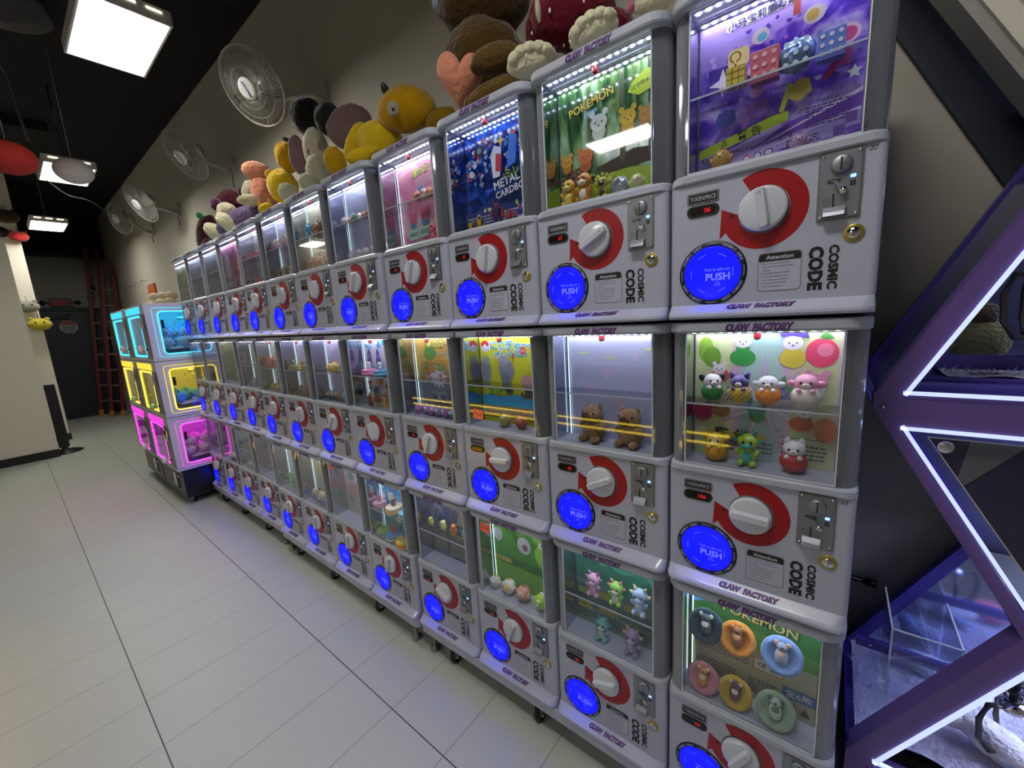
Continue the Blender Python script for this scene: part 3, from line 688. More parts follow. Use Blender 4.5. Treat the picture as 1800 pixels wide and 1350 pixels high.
CATS = {'fruit': 'figurine', 'critter': 'figurine', 'round': 'figurine', 'cake': 'figurine', 'tray': 'figurine', 'lizard': 'figurine', 'robot': 'figurine', 'plant': 'figurine', 'capsule': 'capsule', 'keyring': 'keyring', 'pack': 'packet', 'capy': 'plush toy'}
FC = {}
def fig(kind, cs, v, loc, s, rz):
    k = (kind, tuple(cs), v)
    if k not in FC: t = FK[kind](cs, v); FC[k] = t
    else:
        src = FC[k]; t = src.copy(); COL.objects.link(t)
        for ch in src.children: link_part(ch, t)
    t.location = loc; t.scale = (s, s, s); t.rotation_euler = (0, 0, RAD(rz))
    return t

# ================================================================ POSTERS (printed sheets behind the display doors)
BG = {
 'galaxy': lambda: tex_mat('galaxy_print', [(0.3, '3c2a9c'), (0.43, '6a44c8'), (0.52, 'a883ea'), (0.64, 'd9d0fa'), (0.78, '7a4cd0')], 20, 8, dist=.6, rough=.15),
 'rays': lambda: tex_mat('rays_print', [(0.25, 'b7d9d0'), (0.5, 'e6b9dc'), (0.7, 'd9e2a8')], 1.6, 0, 'wave', 1.5, rough=.2),
 'forest': lambda: tex_mat('forest_print', [(0.3, '1c3420'), (0.45, '3c6a3c'), (0.56, '7ca05c'), (0.7, 'a4ccb0')], 22, 5, dist=.8, rough=.12, stretch=(1.6, 1, .35)),
 'tech': lambda: tex_mat('night_print', [(0.3, '060a26'), (0.5, '0e2a7a'), (0.65, '1b58c8'), (0.8, '8ab4f0')], 26, 6, dist=1.0, rough=.15),
 'hills': lambda: tex_mat('hills_print', [(0.3, '1c4a1c'), (0.5, '3f8a2c'), (0.7, '8fd23c')], 14, 4, dist=.6, rough=.2, stretch=(1, 1, 2)),
 'denim': lambda: tex_mat('denim_print', [(0.3, '2a3448'), (0.5, '46597c'), (0.7, '9fa6ae')], 26, 5, dist=1, rough=.25),
 'water': lambda: tex_mat('water_print', [(0.3, '1c6fb4'), (0.5, '36a0d8'), (0.7, 'a8e0f0')], 16, 4, dist=2, rough=.2),
 'olive': lambda: tex_mat('olive_print', [(0.3, '7a8440'), (0.5, 'b4bc6a'), (0.7, 'd9dca0')], 18, 4, dist=2, rough=.3),
 'clutter': lambda: tex_mat('clutter_print', [(0.3, '3c4458'), (0.5, '7c8498'), (0.7, 'b9bccc')], 30, 5, dist=2, rough=.3),
 'pinkish': lambda: tex_mat('pink_print', [(0.3, 'd9789c'), (0.5, 'eca8bc'), (0.7, 'f3d4dc')], 14, 4, dist=1, rough=.2),
}
_bg = {}
def bg_mat(k):
    if k in BG:
        if k not in _bg: _bg[k] = BG[k]()
        return _bg[k]
    return mat('print_bg_' + k, k, .22)
def poster(bg, shapes, parent):
    mb = MB(); X = lambda u: -.139 + .278 * u; Z = lambda v: .311 + .302 * v; y = [.0800]
    mb.box((0, .0805, .462), (.280, .001, .304), bg_mat(bg))
    def nx(): y[0] -= .00022; return y[0]
    for s_ in shapes:
        k = s_[0]
        if k == 'r': mb.flat([(X(s_[1]), Z(s_[2])), (X(s_[3]), Z(s_[2])), (X(s_[3]), Z(s_[4])), (X(s_[1]), Z(s_[4]))], nx(), C(s_[5]))
        elif k == 'e': mb.flat(disc(X(s_[1]), Z(s_[2]), .278 * s_[3], 28, rz=.278 * s_[4]), nx(), C(s_[5]))
        elif k == 'p': mb.flat([(X(a), Z(b_)) for a, b_ in s_[1]], nx(), C(s_[2]))
        elif k == 't': # x, v, w, text, col, outline, ang
            o_ = s_[6] if len(s_) > 6 else 0; an = s_[7] if len(s_) > 7 else 0
            if o_: mb.text(s_[4], 1, C(o_), X(s_[1]), Z(s_[2]), nx(), bold=.09, w=.278 * s_[3] * 1.05, ang=an)
            mb.text(s_[4], 1, C(s_[5]), X(s_[1]), Z(s_[2]), nx(), bold=.02, w=.278 * s_[3], ang=an)
        elif k == 'b': # random blobs: n, colours, seed, u0, v0, u1, v1, size
            R = random.Random(s_[3]); n0 = s_[1]
            for q in range(n0):
                u, v = R.uniform(s_[4], s_[6]), R.uniform(s_[5], s_[7]); r = s_[8] * R.uniform(.5, 1.2); yy = nx(); c1 = R.choice(s_[2])
                mb.flat([(X(u) + .278 * r * (1 + .3 * sin(3 * a + q)) * cos(a), Z(v) + .278 * r * (1 + .25 * cos(2 * a + q)) * sin(a)) for a in [2 * pi * w_ / 14 for w_ in range(14)]], yy, C(c1))
        elif k == 'a': # generic printed animal: u, v, r, col, col2
            u, v, r = s_[1:4]; yy = nx()
            for sx in (-1, 1): mb.flat(disc(X(u + sx * r * .75), Z(v + r * .85), .278 * r * .35, 16), yy, C(s_[4]))
            mb.flat(disc(X(u), Z(v - r * .9), .278 * r * .8, 24), nx(), C(s_[5])); mb.flat(disc(X(u), Z(v), .278 * r, 28, rz=.278 * r * .85), nx(), C(s_[4]))
            yy = nx()
            for sx in (-1, 1): mb.flat(disc(X(u + sx * r * .38), Z(v), .278 * r * .1, 10), yy, C('18181c'))
            mb.flat(disc(X(u), Z(v - r * .28), .278 * r * .13, 10, rz=.278 * r * .09), yy, C('4a3030'))
        elif k == 'star':
            u, v, r, c1 = s_[1:5]; n0 = s_[5] if len(s_) > 5 else 5; r2 = s_[6] if len(s_) > 6 else .45
            mb.flat([(X(u) + .278 * r * (1 if w_ % 2 == 0 else r2) * cos(pi / 2 + pi * w_ / n0), Z(v) + .278 * r * (1 if w_ % 2 == 0 else r2) * sin(pi / 2 + pi * w_ / n0)) for w_ in range(2 * n0)], nx(), C(c1))
        elif k == 'l': # lines of tiny print: u0, v_top, u1, n, dv, col
            yy = nx(); R = random.Random(int(s_[1] * 100) + s_[4])
            for q in range(s_[4]):
                vv = s_[2] - q * s_[5]; u = s_[1]
                while u < s_[3]:
                    w_ = R.uniform(.01, .035); mb.flat([(X(u), Z(vv)), (X(min(u + w_, s_[3])), Z(vv)), (X(min(u + w_, s_[3])), Z(vv + s_[5] * .45)), (X(u), Z(vv + s_[5] * .45))], yy, C(s_[6])); u += w_ + .008
    o = mb.build('poster', parent)
    return o

# ================================================================ THE 36 MACHINES
L0, L1 = .3105, .4545
def F(kind, cs, x, lv, s, desc, v=0, y=.040, rz=0): return (kind, cs.split(), x, lv, s, desc, v, y, rz)
def cluster(kind, pals, n, lv, s, desc, seed, x0=-.115, x1=.115, v=0):
    R = random.Random(seed); out = []
    for q in range(n):
        x = x0 + (x1 - x0) * (q + .5) / n
        out.append(F(kind, pals[q % len(pals)], x, lv, s * R.uniform(.9, 1.1), desc, v, .042 + R.uniform(-.006, .006), R.uniform(-35, 35)))
    return out
SP = {}
SP[0, 0] = dict(d='purple glitter poster', bg='galaxy', dig='06', rot=-8, led=0, shelf=1, sh=[
  ('p', [(0, .72), (1, .9), (1, 1), (0, 1)], 'a98be0'), ('p', [(0, .02), (.5, .08), (1, .12), (1, .36), (.7, .30), (.2, .16), (0, .2)], 'b9a4e6'), ('p', [(.35, .12), (1, .22), (1, .30), (.6, .24)], '7a3fc0'), ('p', [(.30, .10), (1, .30), (1, .325)], 'f0e6ff'), ('p', [(.3, .08), (1, .2), (1, .215)], 'f0e6ff'),
  ('t', .50, .955, .62, '小马宝莉魔方系列挂件', '1b1640', 'f4f0ff', 3), ('t', .55, 1.02 - .045, .2, '友谊', '1b1640', 0, 3),
  ('b', 46, ['3b1a9c', '8f5ae0', 'd8c8ff', '5a1fb0', 'c060d0', '3f54c8'], 3, .05, .42, .95, .88, .016),
  ('r', .07, .50, .24, .70, '3c1494'), ('star', .17, .60, .10, 'e8e0f8', 4, .35), ('e', .41, .80, .055, .05, 'e9d9e4'), ('e', .42, .79, .03, .028, '63b8d8'), ('e', .72, .80, .06, .055, 'f2dfe2'), ('e', .71, .80, .035, .035, 'd9b84e'), ('r', .60, .835, .64, .92, 'c84a30'),
  ('e', .90, .62, .07, .06, 'f0c8dc'), ('e', .90, .62, .05, .042, 'c83a80'), ('r', .84, .46, .93, .54, 'd8487c'), ('p', [(.78, .40), (.80, .46), (.86, .52), (.88, .5), (.83, .42)], 'c02868'),
  ('p', [(.14, .34), (.20, .30), (.27, .33), (.26, .40), (.20, .42), (.15, .40)], '38469c'), ('p', [(.10, .28), (.13, .28), (.17, .40), (.15, .41)], '2c50a8'),
  ('p', [(.36, .34), (.42, .30), (.48, .34), (.47, .41), (.41, .43), (.37, .40)], '8a5cb8'), ('p', [(.31, .26), (.34, .26), (.39, .40), (.36, .41)], '9a4cb0'), ('e', .40, .47, .045, .04, 'c99ad4'),
  ('p', [(.60, .36), (.66, .33), (.73, .37), (.71, .45), (.65, .46), (.61, .43)], 'c8b84a'), ('p', [(.54, .30), (.57, .29), (.62, .44), (.59, .46)], 'b9c23c'), ('star', .95, .40, .045, 'e4f0e8', 5, .45), ('star', .68, .50, .03, 'ffffff', 4, .15), ('star', .30, .45, .03, 'ffffff', 4, .15),
  ('p', [(.02, .13), (.60, .235), (.60, .29), (.5, .285), (.02, .19)], 'a9c41a'), ('t', .36, .225, .16, '警 告', '20241a', 0, 2), ('p', [(.17, .175), (.215, .185), (.195, .225)], '20241a'), ('p', [(.182, .184), (.205, .189), (.195, .210)], 'a9c41a'),
  ('t', .33, .125, .60, '紧急危险 — 内含小零件,不适合3岁以下儿童使用', '2a2040', 0, 2), ('e', .35, .06, .025, .025, 'c8344a'), ('e', .35, .06, .018, .018, 'e9dff4'), ('e', .42, .065, .025, .025, '3a3050'), ('e', .42, .065, .018, .018, 'e9dff4'), ('e', .49, .07, .03, .022, '3a3050'), ('e', .49, .07, .022, .015, 'e9dff4'), ('r', .60, .055, .65, .105, '2a2040'), ('r', .612, .066, .638, .094, 'd8c8ee'), ('l', .67, .10, .78, 4, .016, '2a2040'),
  ('l', .70, .26, .95, 7, .018, '3a2a60'), ('t', .82, .29, .12, '产品合格证', '2a2040'), ('r', .86, .06, .92, .12, '6a4a98'), ('r', .92, .12, .98, .18, '6a4a98'), ('r', .92, .0, .98, .06, '6a4a98'), ('r', .80, .0, .86, .06, '6a4a98')],
  figs=[F('keyring', 'd8c250 e9d49a f0b8c8', -.060, 1, 1.05, 'yellow puzzle-cube keyring with a scalloped tag', y=.036), F('pack', 'd8707c f4c4c8', -.012, 1, .95, 'pink patterned carton', y=.044), F('pack', '8aa0c8 d4ecf4', .038, 1, .95, 'blue foil bag', v=1, y=.044), F('pack', '6f8cd8 f0e8f8', .090, 1, .80, 'blue and white carton', y=.044),
        F('round', 'c89a48 e8c878 a86a30', -.085, 0, .9, 'small orange-brown figurine'), F('round', 'b890b8 d8b8d8 8a5a98', .050, 0, .7, 'small mauve figurine')])
SP[0, 1] = dict(d='green forest poster', bg='forest', dig='07', rot=62, led=0, sh=[
  ('p', [(0, 0), (1, 0), (1, .2), (.6, .26), (.3, .18), (0, .24)], '9ab828'), ('p', [(.0, .3), (.2, .36), (.3, .3), (.2, .26), (0, .27)], '6b4a24'), ('p', [(.35, .3), (.75, .38), (1, .34), (1, .25), (.5, .24)], '3a2c1a'), ('r', .62, .30, .67, 1, '4a5a34'), ('r', .88, .30, .92, 1, '3e5230'), ('r', .30, .36, .33, 1, '58704a'),
  ('t', .34, .84, .46, 'POKEMON', 'd8c428', '26402c', 9), ('t', .34, .755, .13, '宝可梦', '4aa8c8', 'e8f4e8', 6), ('p', [(.70, .80), (.74, .86), (.86, .92), (.96, .90), (1.0, .84), (.90, .77), (.80, .75)], 'c4e02c'), ('t', .85, .835, .24, '尺寸约:6-6cm', '22301a', 0, 12),
  ('a', .42, .66, .085, 'dfe8dc', 'c8d4c4'), ('a', .70, .62, .075, 'd8b838', 'c8a428'), ('a', .28, .42, .075, 'd87838', 'b85a28'), ('a', .86, .60, .06, 'b88a38', 'a87828'), ('a', .08, .42, .06, 'd89a38', 'c07828'), ('b', 16, ['c8cc3c', '88a838', 'd8d060'], 8, .3, .06, .98, .25, .025)],
  figs=[F('critter', 'dcb02c f0d868 4a3418', -.094, 0, 1.15, 'yellow long-eared figurine'), F('critter', 'd08a2c f4ecd8 3a2a18', -.048, 0, 1.25, 'orange figurine with a white belly'), F('critter', 'b4b838 3a4230 dcd84a', .004, 0, .9, 'yellow and dark green figurine'), F('pack', 'b8c4cc 8a949c', .048, 0, .75, 'grey foil bag', v=1), F('round', 'c8c884 f0e8c0 a89a48', .092, 0, .85, 'pale yellow figurine with a ring')])
SP[0, 2] = dict(d='dark blue robot poster', bg='tech', dig='05', rot=10, led=0, sh=[
  ('p', [(.05, .2), (.3, .3), (.95, .5), (1, .6), (1, .35), (.4, .12), (.1, .1)], '10307c'),
  ('b', 90, ['e4ecf4', 'd8dce8', 'b03444', '4a90e0', '8ab8f0', '2a4a9c'], 5, .05, .48, .95, .88, .022), ('p', [(.46, .48), (.56, .48), (.60, .74), (.50, .78), (.44, .70)], 'e4e8f0'), ('p', [(.50, .54), (.58, .52), (.60, .68), (.52, .70)], 'c03a48'), ('p', [(.66, .54), (.78, .56), (.82, .80), (.72, .84)], '3c78d8'), ('p', [(.84, .56), (.94, .58), (.95, .84), (.86, .86)], 'e8ecf4'), ('star', .6, .8, .07, 'e8c84a', 4, .3),
  ('p', [(.22, .80), (.30, .84), (.36, .80), (.34, .73), (.26, .72), (.21, .75)], '2a3040'), ('e', .285, .78, .03, .03, '8f98a8'), ('b', 18, ['d8dce8', '8c98b0', 'b84a4a', '4a6ab0'], 15, .08, .45, .3, .72, .03),
  ('t', .66, .415, .36, 'METAL', 'f0f4fc', '14205c', 8), ('t', .73, .325, .46, 'CARDBOT', 'f0f4fc', '14205c', 8), ('t', .80, .49, .3, 'ミレ★', '8ac83c', '12242c', 8),
  ('r', .02, .0, 1, .20, '1d3a7c'), ('b', 26, ['3cb8c8', 'c8d84a', 'd84a6a', 'e8b83c', 'e4e8f0'], 25, .04, .04, .98, .2, .022), ('l', .1, .12, .9, 3, .03, 'c8cce0')],
  figs=[F('robot', 'd8a82c 2c2c34 e0c040', -.100, 0, .7, 'yellow robot figurine'), F('robot', 'e0b030 3a3a44 c89020', -.062, 0, .8, 'yellow and black robot figurine'), F('robot', '3c2c5c a03c4c 4a3c78', .012, 0, 1.3, 'tall purple robot figurine'), F('robot', 'b03a4c d8485c 8c2434', .060, 0, .75, 'red robot figurine'), F('robot', '3048a0 c84a5c d8dce4', .102, 0, .85, 'blue robot figurine')])
SP[0, 3] = dict(d='pink star poster', bg='pinkish', dig='06', rot=20, led=1, shelf=1, sh=[
  ('t', .62, .88, .62, '星のカービィ', 'c8dc3c', '2c2430', 6), ('t', .65, .77, .5, 'ころころフィギュア', 'f4f0f0', 'a03c5c', 5), ('e', .45, .62, .07, .09, '5aa8e0'), ('b', 14, ['e06a4a', 'f0c8a0', 'c8584a', 'e89ab0'], 31, .2, .52, .95, .66, .05), ('star', .78, .60, .06, 'e8c040', 5), 
  ('a', .25, .34, .07, 'e86a8c', '4aa0c0'), ('a', .50, .36, .08, 'e8607c', '3c90b8'), ('a', .80, .32, .12, 'f08ca8', 'e8503c'), ('r', .16, .10, .34, .22, 'b8ecd0'), ('t', .25, .16, .15, '¥300', '2a5a4a', 0, 3), ('r', .38, .11, .58, .23, 'b8ecd0'), ('t', .48, .17, .17, '¥300', '2a5a4a', 0, 3), ('r', .60, .06, .74, .18, '3a3430'), ('l', .61, .15, .73, 3, .03, 'e8e0d0'), ('r', .60, .03, .95, .06, 'd4dc3c'), ('r', .78, .08, .98, .18, 'e8b8c8')],
  figs=cluster('round', ['c86a58 f0c8a8 e8a040', 'e8e0d8 f0b8a0 c04838', 'd88a38 f4d8b0 c8483c'], 4, 1, .75, 'small red and orange bird figurine', 41, .0, .12) + [F('critter', 'e8506c f08ca0 e8c040', .08, 0, .95, 'pink and red figurine'), F('fruit', 'e84a3c f08ca8 f08ca8', .11, 0, .8, 'pink figurine with red base')])
SP[0, 4] = dict(d='plain lavender backing and bird figurines', bg='b4b6d2', dig='06', rot=25, led=1, shelf=1, sh=[('b', 8, ['c4c6de', 'a8aac8'], 4, .1, .1, .9, .9, .05)],
  figs=cluster('round', ['e8e4dc d8d0c8 e0862c', 'd84a3c e8e8e8 e8a83c', '4a9a78 e8e0dc e8503c'], 6, 1, .75, 'tiny colourful bird figurine', 42) + cluster('round', ['e8e4e0 f0e8e0 d8402c', 'd8d4d8 e8c8b8 d8862c'], 4, 0, .85, 'small white bird figurine with red crest', 43))
SP[0, 5] = dict(d='olive backing and brown bear figurines', bg='c2bf98', dig='05', rot=-15, led=1, shelf=1, sh=[('b', 7, ['8fa0c8', 'aab4c0'], 6, .1, .5, .9, .95, .05)],
  figs=[F('critter', '4a9ac0 8cc8dc 3c7ca0', -.075, 1, 1.1, 'blue bear figurine')] + cluster('critter', ['8c4a20 c89058 6a3414', 'b87838 e0b888 8a5020'], 4, 1, 1.0, 'brown bear figurine', 44, -.02, .12) + cluster('critter', ['c07c38 e8b878 8c4c1c', 'd89048 f0e0c8 a8602c'], 5, 0, 1.05, 'orange-brown bear figurine', 45))
SP[0, 6] = dict(d='lilac patterned backing and dark-haired figurines', bg='b6b2cc', dig='06', rot=5, led=1, shelf=1, sh=[('b', 10, ['9c98b8', 'c8c4dc', '7a88a0'], 7, .1, .1, .9, .5, .04)],
  figs=cluster('fruit', ['b84a8c e8c8b8 2a2028', 'd8b8dc f0d8c8 3a2a20', 'e8e4e8 f0d0c0 2c2428'], 6, 1, .85, 'tiny dark-haired doll figurine', 46) + cluster('critter', ['6a4a30 e8d8b0 c8b048', 'c8b888 f0e0c0 5c7840'], 5, 0, .9, 'small brown and cream doll figurine', 47))
SP[0, 7] = dict(d='pale pink backing and coral lobster figurines', bg='c2b4be', dig='05', rot=-20, led=0, shelf=1, sh=[('b', 10, ['d8c8d0', 'b09aa8'], 8, .1, .1, .9, .5, .05)],
  figs=cluster('lizard', ['e0485c e87080', 'e88a98 f0b8c0'], 6, 1, .85, 'red lobster figurine', 48) + cluster('lizard', ['5c8c9c 7cacb8', 'e8604c f08870', 'e8705c f09c88'], 6, 0, .95, 'coral or teal lobster figurine', 49))
SP[0, 8] = dict(d='hot pink poster with a white oval figure', bg='d8489c', dig='06', rot=10, led=0, sh=[
  ('b', 14, ['e8689c', 'e8a858', 'c03884', 'f08cb8'], 9, .05, .1, .95, .95, .08), ('e', .5, .56, .17, .33, 'f0f0f4'), ('e', .5, .60, .02, .04, 'b8b8c8'), ('t', .25, .84, .34, 'COCO', 'f4a0c8', 'a0286c'), ('t', .76, .80, .3, 'Bonbon', 'f0c060', 'a0286c', 60), ('t', .5, .20, .78, 'Bonbon', 'f4f4ec', '7c2c54'), ('t', .18, .55, .26, '新作', 'f0d060', 0, 80), ('b', 22, ['c8a098', 'e8d8d0', '98b0b8'], 19, .05, .0, .95, .12, .035)], figs=[])
SP[0, 9] = dict(d='plain grey backing and a row of dark figurines', bg='a9aab6', dig='05', rot=0, led=0, shelf=1, sh=[('r', .05, .05, .95, .45, 'b9bac4')], figs=cluster('cake', ['2c2c34 8c8c98 3a3a44', '3c3c48 a8a8b4 22222a'], 5, 1, .6, 'small black and grey figurine', 50))
SP[0, 10] = dict(d='lavender patterned backing', bg='aeb0cc', dig='06', rot=15, led=0, shelf=1, sh=[('b', 24, ['9a8cb8', 'c4c8e0', '8aa0c0', 'c89ab0'], 11, .08, .08, .92, .92, .05)], figs=cluster('round', ['c84858 e8a0a8 e0862c', 'd85a68 e8c0c0 c8402c'], 4, 1, .7, 'tiny red figurine', 51, -.02, .12))
SP[0, 11] = dict(d='yellow-green leaf poster', bg='a8b45c', dig='05', rot=0, led=0, sh=[('b', 16, ['c8d878', '7a9838', 'e0e8a8', '6a8430'], 12, .1, .5, .9, .95, .09), ('r', .0, .0, 1, .42, 'c0c4b8'), ('r', .2, .2, .28, .44, '4a4c44'), ('r', .42, .2, .50, .46, '4a4c44'), ('r', .66, .2, .74, .46, '4a4c44'), ('r', .14, .26, .34, .42, 'f0f0e8'), ('l', .1, .12, .9, 3, .04, '6a6c64')], figs=[])
# ---- middle row
SP[1, 0] = dict(d='pastel fruit poster', bg='rays', dig='106', rot=92, led=0, shelf=1, sh=
  [('p', [(.52, .40), (.52 + 1.2 * cos(RAD(a)), .40 + 1.2 * sin(RAD(a))), (.52 + 1.2 * cos(RAD(a + 11)), .40 + 1.2 * sin(RAD(a + 11)))], c) for a, c in zip(range(0, 360, 24), ['e8a8dc', 'c8b8f0', 'b8e4e0', 'e4e8b8', 'e8b8c8'] * 3) if 0] +
  [('star', .52, .45, .42, 'e2a6d8', 9, .25), ('star', .52, .45, .36, 'cfe0d8', 9, .2), ('e', .08, .86, .06, .11, '8ab838'), ('e', .13, .80, .07, .09, '6c9c2c'), ('e', .88, .84, .10, .11, 'e8486c'), ('e', .90, .86, .05, .05, 'f0809a'), ('p', [(.86, .95), (.90, .99), (.95, .94), (.90, .93)], '4a8a3c'),
   ('e', .36, .80, .095, .07, '2f9a44'), ('a', .36, .92, .06, 'f0ece8', '2f9a44'), ('e', .70, .80, .085, .075, 'd8c440'), ('a', .70, .91, .065, 'eee6ee', 'd8c440'), ('p', [(.63, .95), (.60, 1.0), (.68, .99), (.79, .985), (.80, .94), (.7, .96)], '4a3a8c'), ('p', [(.48, .52), (.58, .60), (.56, .66), (.62, .62), (.66, .68), (.68, .60), (.76, .58), (.70, .54), (.72, .50), (.6, .50)], '4c9a50'), ('e', .20, .66, .07, .06, 'e0506a'), ('a', .19, .71, .05, 'f0e6ea', 'e05a74'), ('a', .86, .64, .07, 'eea0c4', 'e8e0e0'),
   ('t', .30, .555, .10, '夹片', '5c5ca8', 'd8dcf4'), ('t', .63, .58, .10, '水果', '5c5ca8', 'd8dcf4'), ('t', .66, .53, .12, '手办', '5c5ca8', 'd8dcf4'),
   ('e', .07, .38, .09, .10, 'b03050'), ('e', .21, .38, .075, .06, 'b07848'), ('a', .21, .44, .05, 'd8c070', 'b07848'), ('a', .48, .42, .07, '3c8c84', '3c9050'), ('e', .78, .33, .08, .06, 'c06440'), ('a', .80, .42, .055, 'e4dce0', 'c06440'), ('e', .93, .30, .07, .10, 'c87850'), ('r', .10, .17, .55, .22, 'c8bc4c'), ('t', .30, .195, .26, '警 告', '3a3a30'), ('l', .1, .14, .6, 3, .035, '5c5c68'), ('l', .66, .16, .95, 4, .03, '5c5c68'), ('r', .65, .22, .94, .225, '5c5c68')],
  figs=[F('fruit', '2c7c38 ece8e4 22222a', -.093, 1, 1.05, 'green fruit figurine with a black-eared white animal', rz=25), F('fruit', 'd8b82c 5c4a8c 4a3a7c', -.037, 1, 1.05, 'pineapple-yellow fruit figurine with a purple pointed-eared animal', v=1), F('fruit', 'e88a28 eef0f4 e8ecf4', .018, 1, 1.05, 'orange fruit figurine with a white floppy-eared animal', v=2), F('fruit', 'e8dccc f0a8c4 ee98ba', .084, 1, 1.15, 'cream fruit figurine with a pink-eared animal', v=2),
        F('fruit', 'e0a82c ecc85c d8a838', -.083, 0, 1.1, 'golden fruit figurine with a yellow puppy'), F('critter', 'a8c83c 4cb4b0 3a8c8c', -.016, 0, 1.2, 'lime figurine with a teal fish-eared creature'), F('fruit', 'c8283c f0eef0 f0eef0', .070, 0, 1.15, 'red fruit figurine with a white cat', v=3)])
SP[1, 1] = dict(d='plain white-lavender backing and two capybara plushes', bg='bdbfda', dig='05', rot=63, led=1, shelf=1, sh=[('e', .18, .82, .05, .012, 'c8d890'), ('e', .48, .78, .05, .012, 'c8d890'), ('e', .88, .86, .045, .012, 'c8d890'), ('e', .45, .62, .05, .05, 'cdbad0'), ('e', .75, .80, .04, .04, 'c8bcd6'), ('e', .25, .5, .05, .03, 'c8b8d4'), ('e', .56, .36, .05, .07, 'c8aec8'), ('e', .2, .3, .04, .04, 'c4bcd8')],
  figs=[F('capy', 'a88458 6a4830', -.042, 0, .90, 'brown capybara plush with grey key ring', y=.044, rz=-14), F('capy', 'b08c5e 6a4830', .066, 0, .90, 'brown capybara plush lower beside the first', y=.044, rz=-8)])
SP[1, 2] = dict(d='bright yellow hippo poster', bg='d8d838', dig='1', rot=85, led=0, shelf=1, note=(-.095, .355), sh=[
  ('e', .09, .89, .07, .07, 'c8283c'), ('p', disc(.09, .89, .07, 20, 180, 360), 'd8dce4'), ('e', .09, .89, .022, .022, 'f0f0f0'), ('t', .60, .90, .85, 'にじぎゅ〜っと', '3ca0dc', 'e4f0d8'), ('t', .5, .80, .5, 'ぬいぐるみ', '3ca0dc', 'e4f0d8', 3), ('e', .68, .84, .045, .045, 'd8384c'), ('t', .68, .84, .06, '5-8', 'f0e8e0'),
  ('e', .08, .60, .09, .15, '8c8f98'), ('e', .10, .72, .06, .06, '9ca0a8'), ('e', .42, .62, .12, .14, '9094a0'), ('e', .38, .72, .08, .07, 'a0a4ae'), ('e', .40, .52, .07, .08, '7c808c'), ('e', .72, .50, .08, .09, 'c89a94'), ('e', .92, .72, .10, .20, 'a05a58'), ('e', .90, .60, .05, .09, '8c4a4a'), ('t', .54, .76, .04, '?', 'c8303c'),
  ('r', 0, .20, 1, .30, '3cb0d8'), ('p', [(0, .30), (.12, .34), (.3, .31), (.55, .35), (.8, .31), (1, .33), (1, .25), (0, .25)], '3c9cd0'), ('b', 8, ['4a4c44', '6c6058'], 21, .35, .34, .95, .40, .06), ('r', .0, .1, 1, .2, 'd4cc9c'), ('l', .05, .18, .95, 5, .03, 'a83c3c'), ('t', .25, .38, .3, '全5種', '5aa83c')],
  figs=[F('round', 'a8a050 c8c080 8c8440', -.01, 0, 1.0, 'olive squat figurine'), F('round', 'b86050 d08878 984838', .058, 0, 1.0, 'brick-red squat figurine')])
SP[1, 3] = dict(d='orange and yellow star poster', bg='b8a45c', dig='06', rot=20, led=1, shelf=1, sh=[('r', 0, .55, 1, 1, 'c8a048'), ('r', 0, .0, 1, .42, '7c8494'), ('t', .62, .92, .75, '星のカービィ', 'e0e070', '3c4428'), ('t', .7, .80, .5, 'スイーツスター', 'e8e8d8', '5c5c48'), ('e', .32, .80, .12, .09, '4c8c3c'), ('star', .45, .50, .2, 'd8d4e4', 12, .6), ('t', .4, .62, .5, 'KIRAKIRA', 'b8c86c', '5c6c48', -4), ('b', 12, ['e89ab0', 'd8d8e4', 'c8884c'], 22, .05, .45, .95, .65, .05), ('r', .30, .15, .62, .30, '8c98ac'), ('t', .36, .22, .10, '06', '1c2430'), ('t', .54, .22, .10, '30', '1c2430'), ('r', .74, .34, .94, .42, '3c5ca8'), ('r', .65, .10, .98, .2, 'c8a04c'), ('l', .65, .30, .95, 4, .03, '4c5468')],
  figs=cluster('round', ['b87ab8 e0b8dc 5c8c4c', '8c98b8 c8d0e0 c8a048'], 6, 0, .85, 'small lilac figurine', 52))
SP[1, 4] = dict(d='white poster with purple robots', bg='d4d0e0', dig='06', rot=-30, led=1, shelf=1, sh=[('b', 8, ['5cb8d8', '3ca0c8'], 23, .05, .86, .95, .97, .05)] + sum([[('p', [(u - .07, .62), (u - .04, .80), (u, .86), (u + .04, .80), (u + .07, .62), (u, .68)], '4a3c84'), ('e', u, .74, .04, .05, '8c6cc0')] for u in (.12, .38, .66, .92)], []) + [('b', 14, ['e888b8', '5cc0e0', 'c8d8f0'], 24, .05, .48, .95, .6, .06), ('b', 14, ['8c5c48', '4a7c8c', 'c89c4c'], 25, .05, .1, .95, .38, .07)],
  figs=[F('cake', 'e878ac f0b8d0 e8e0e8', -.055, 1, 1.0, 'pink bowl figurine'), F('cake', '4cb0d8 a8d8f0 e8e8f0', .035, 1, 1.0, 'blue bowl figurine'), F('robot', '9c2c34 c89c3c 6c1c24', -.075, 0, 1.2, 'dark red robot figurine leaning left'), F('robot', 'a03038 8c2830 c8a048', -.02, 0, 1.15, 'dark red robot figurine'), F('robot', 'c89838 a87828 e0c060', .045, 0, 1.25, 'golden robot figurine'), F('robot', 'b88830 d8b050 7c5820', .095, 0, 1.1, 'golden brown robot figurine')])
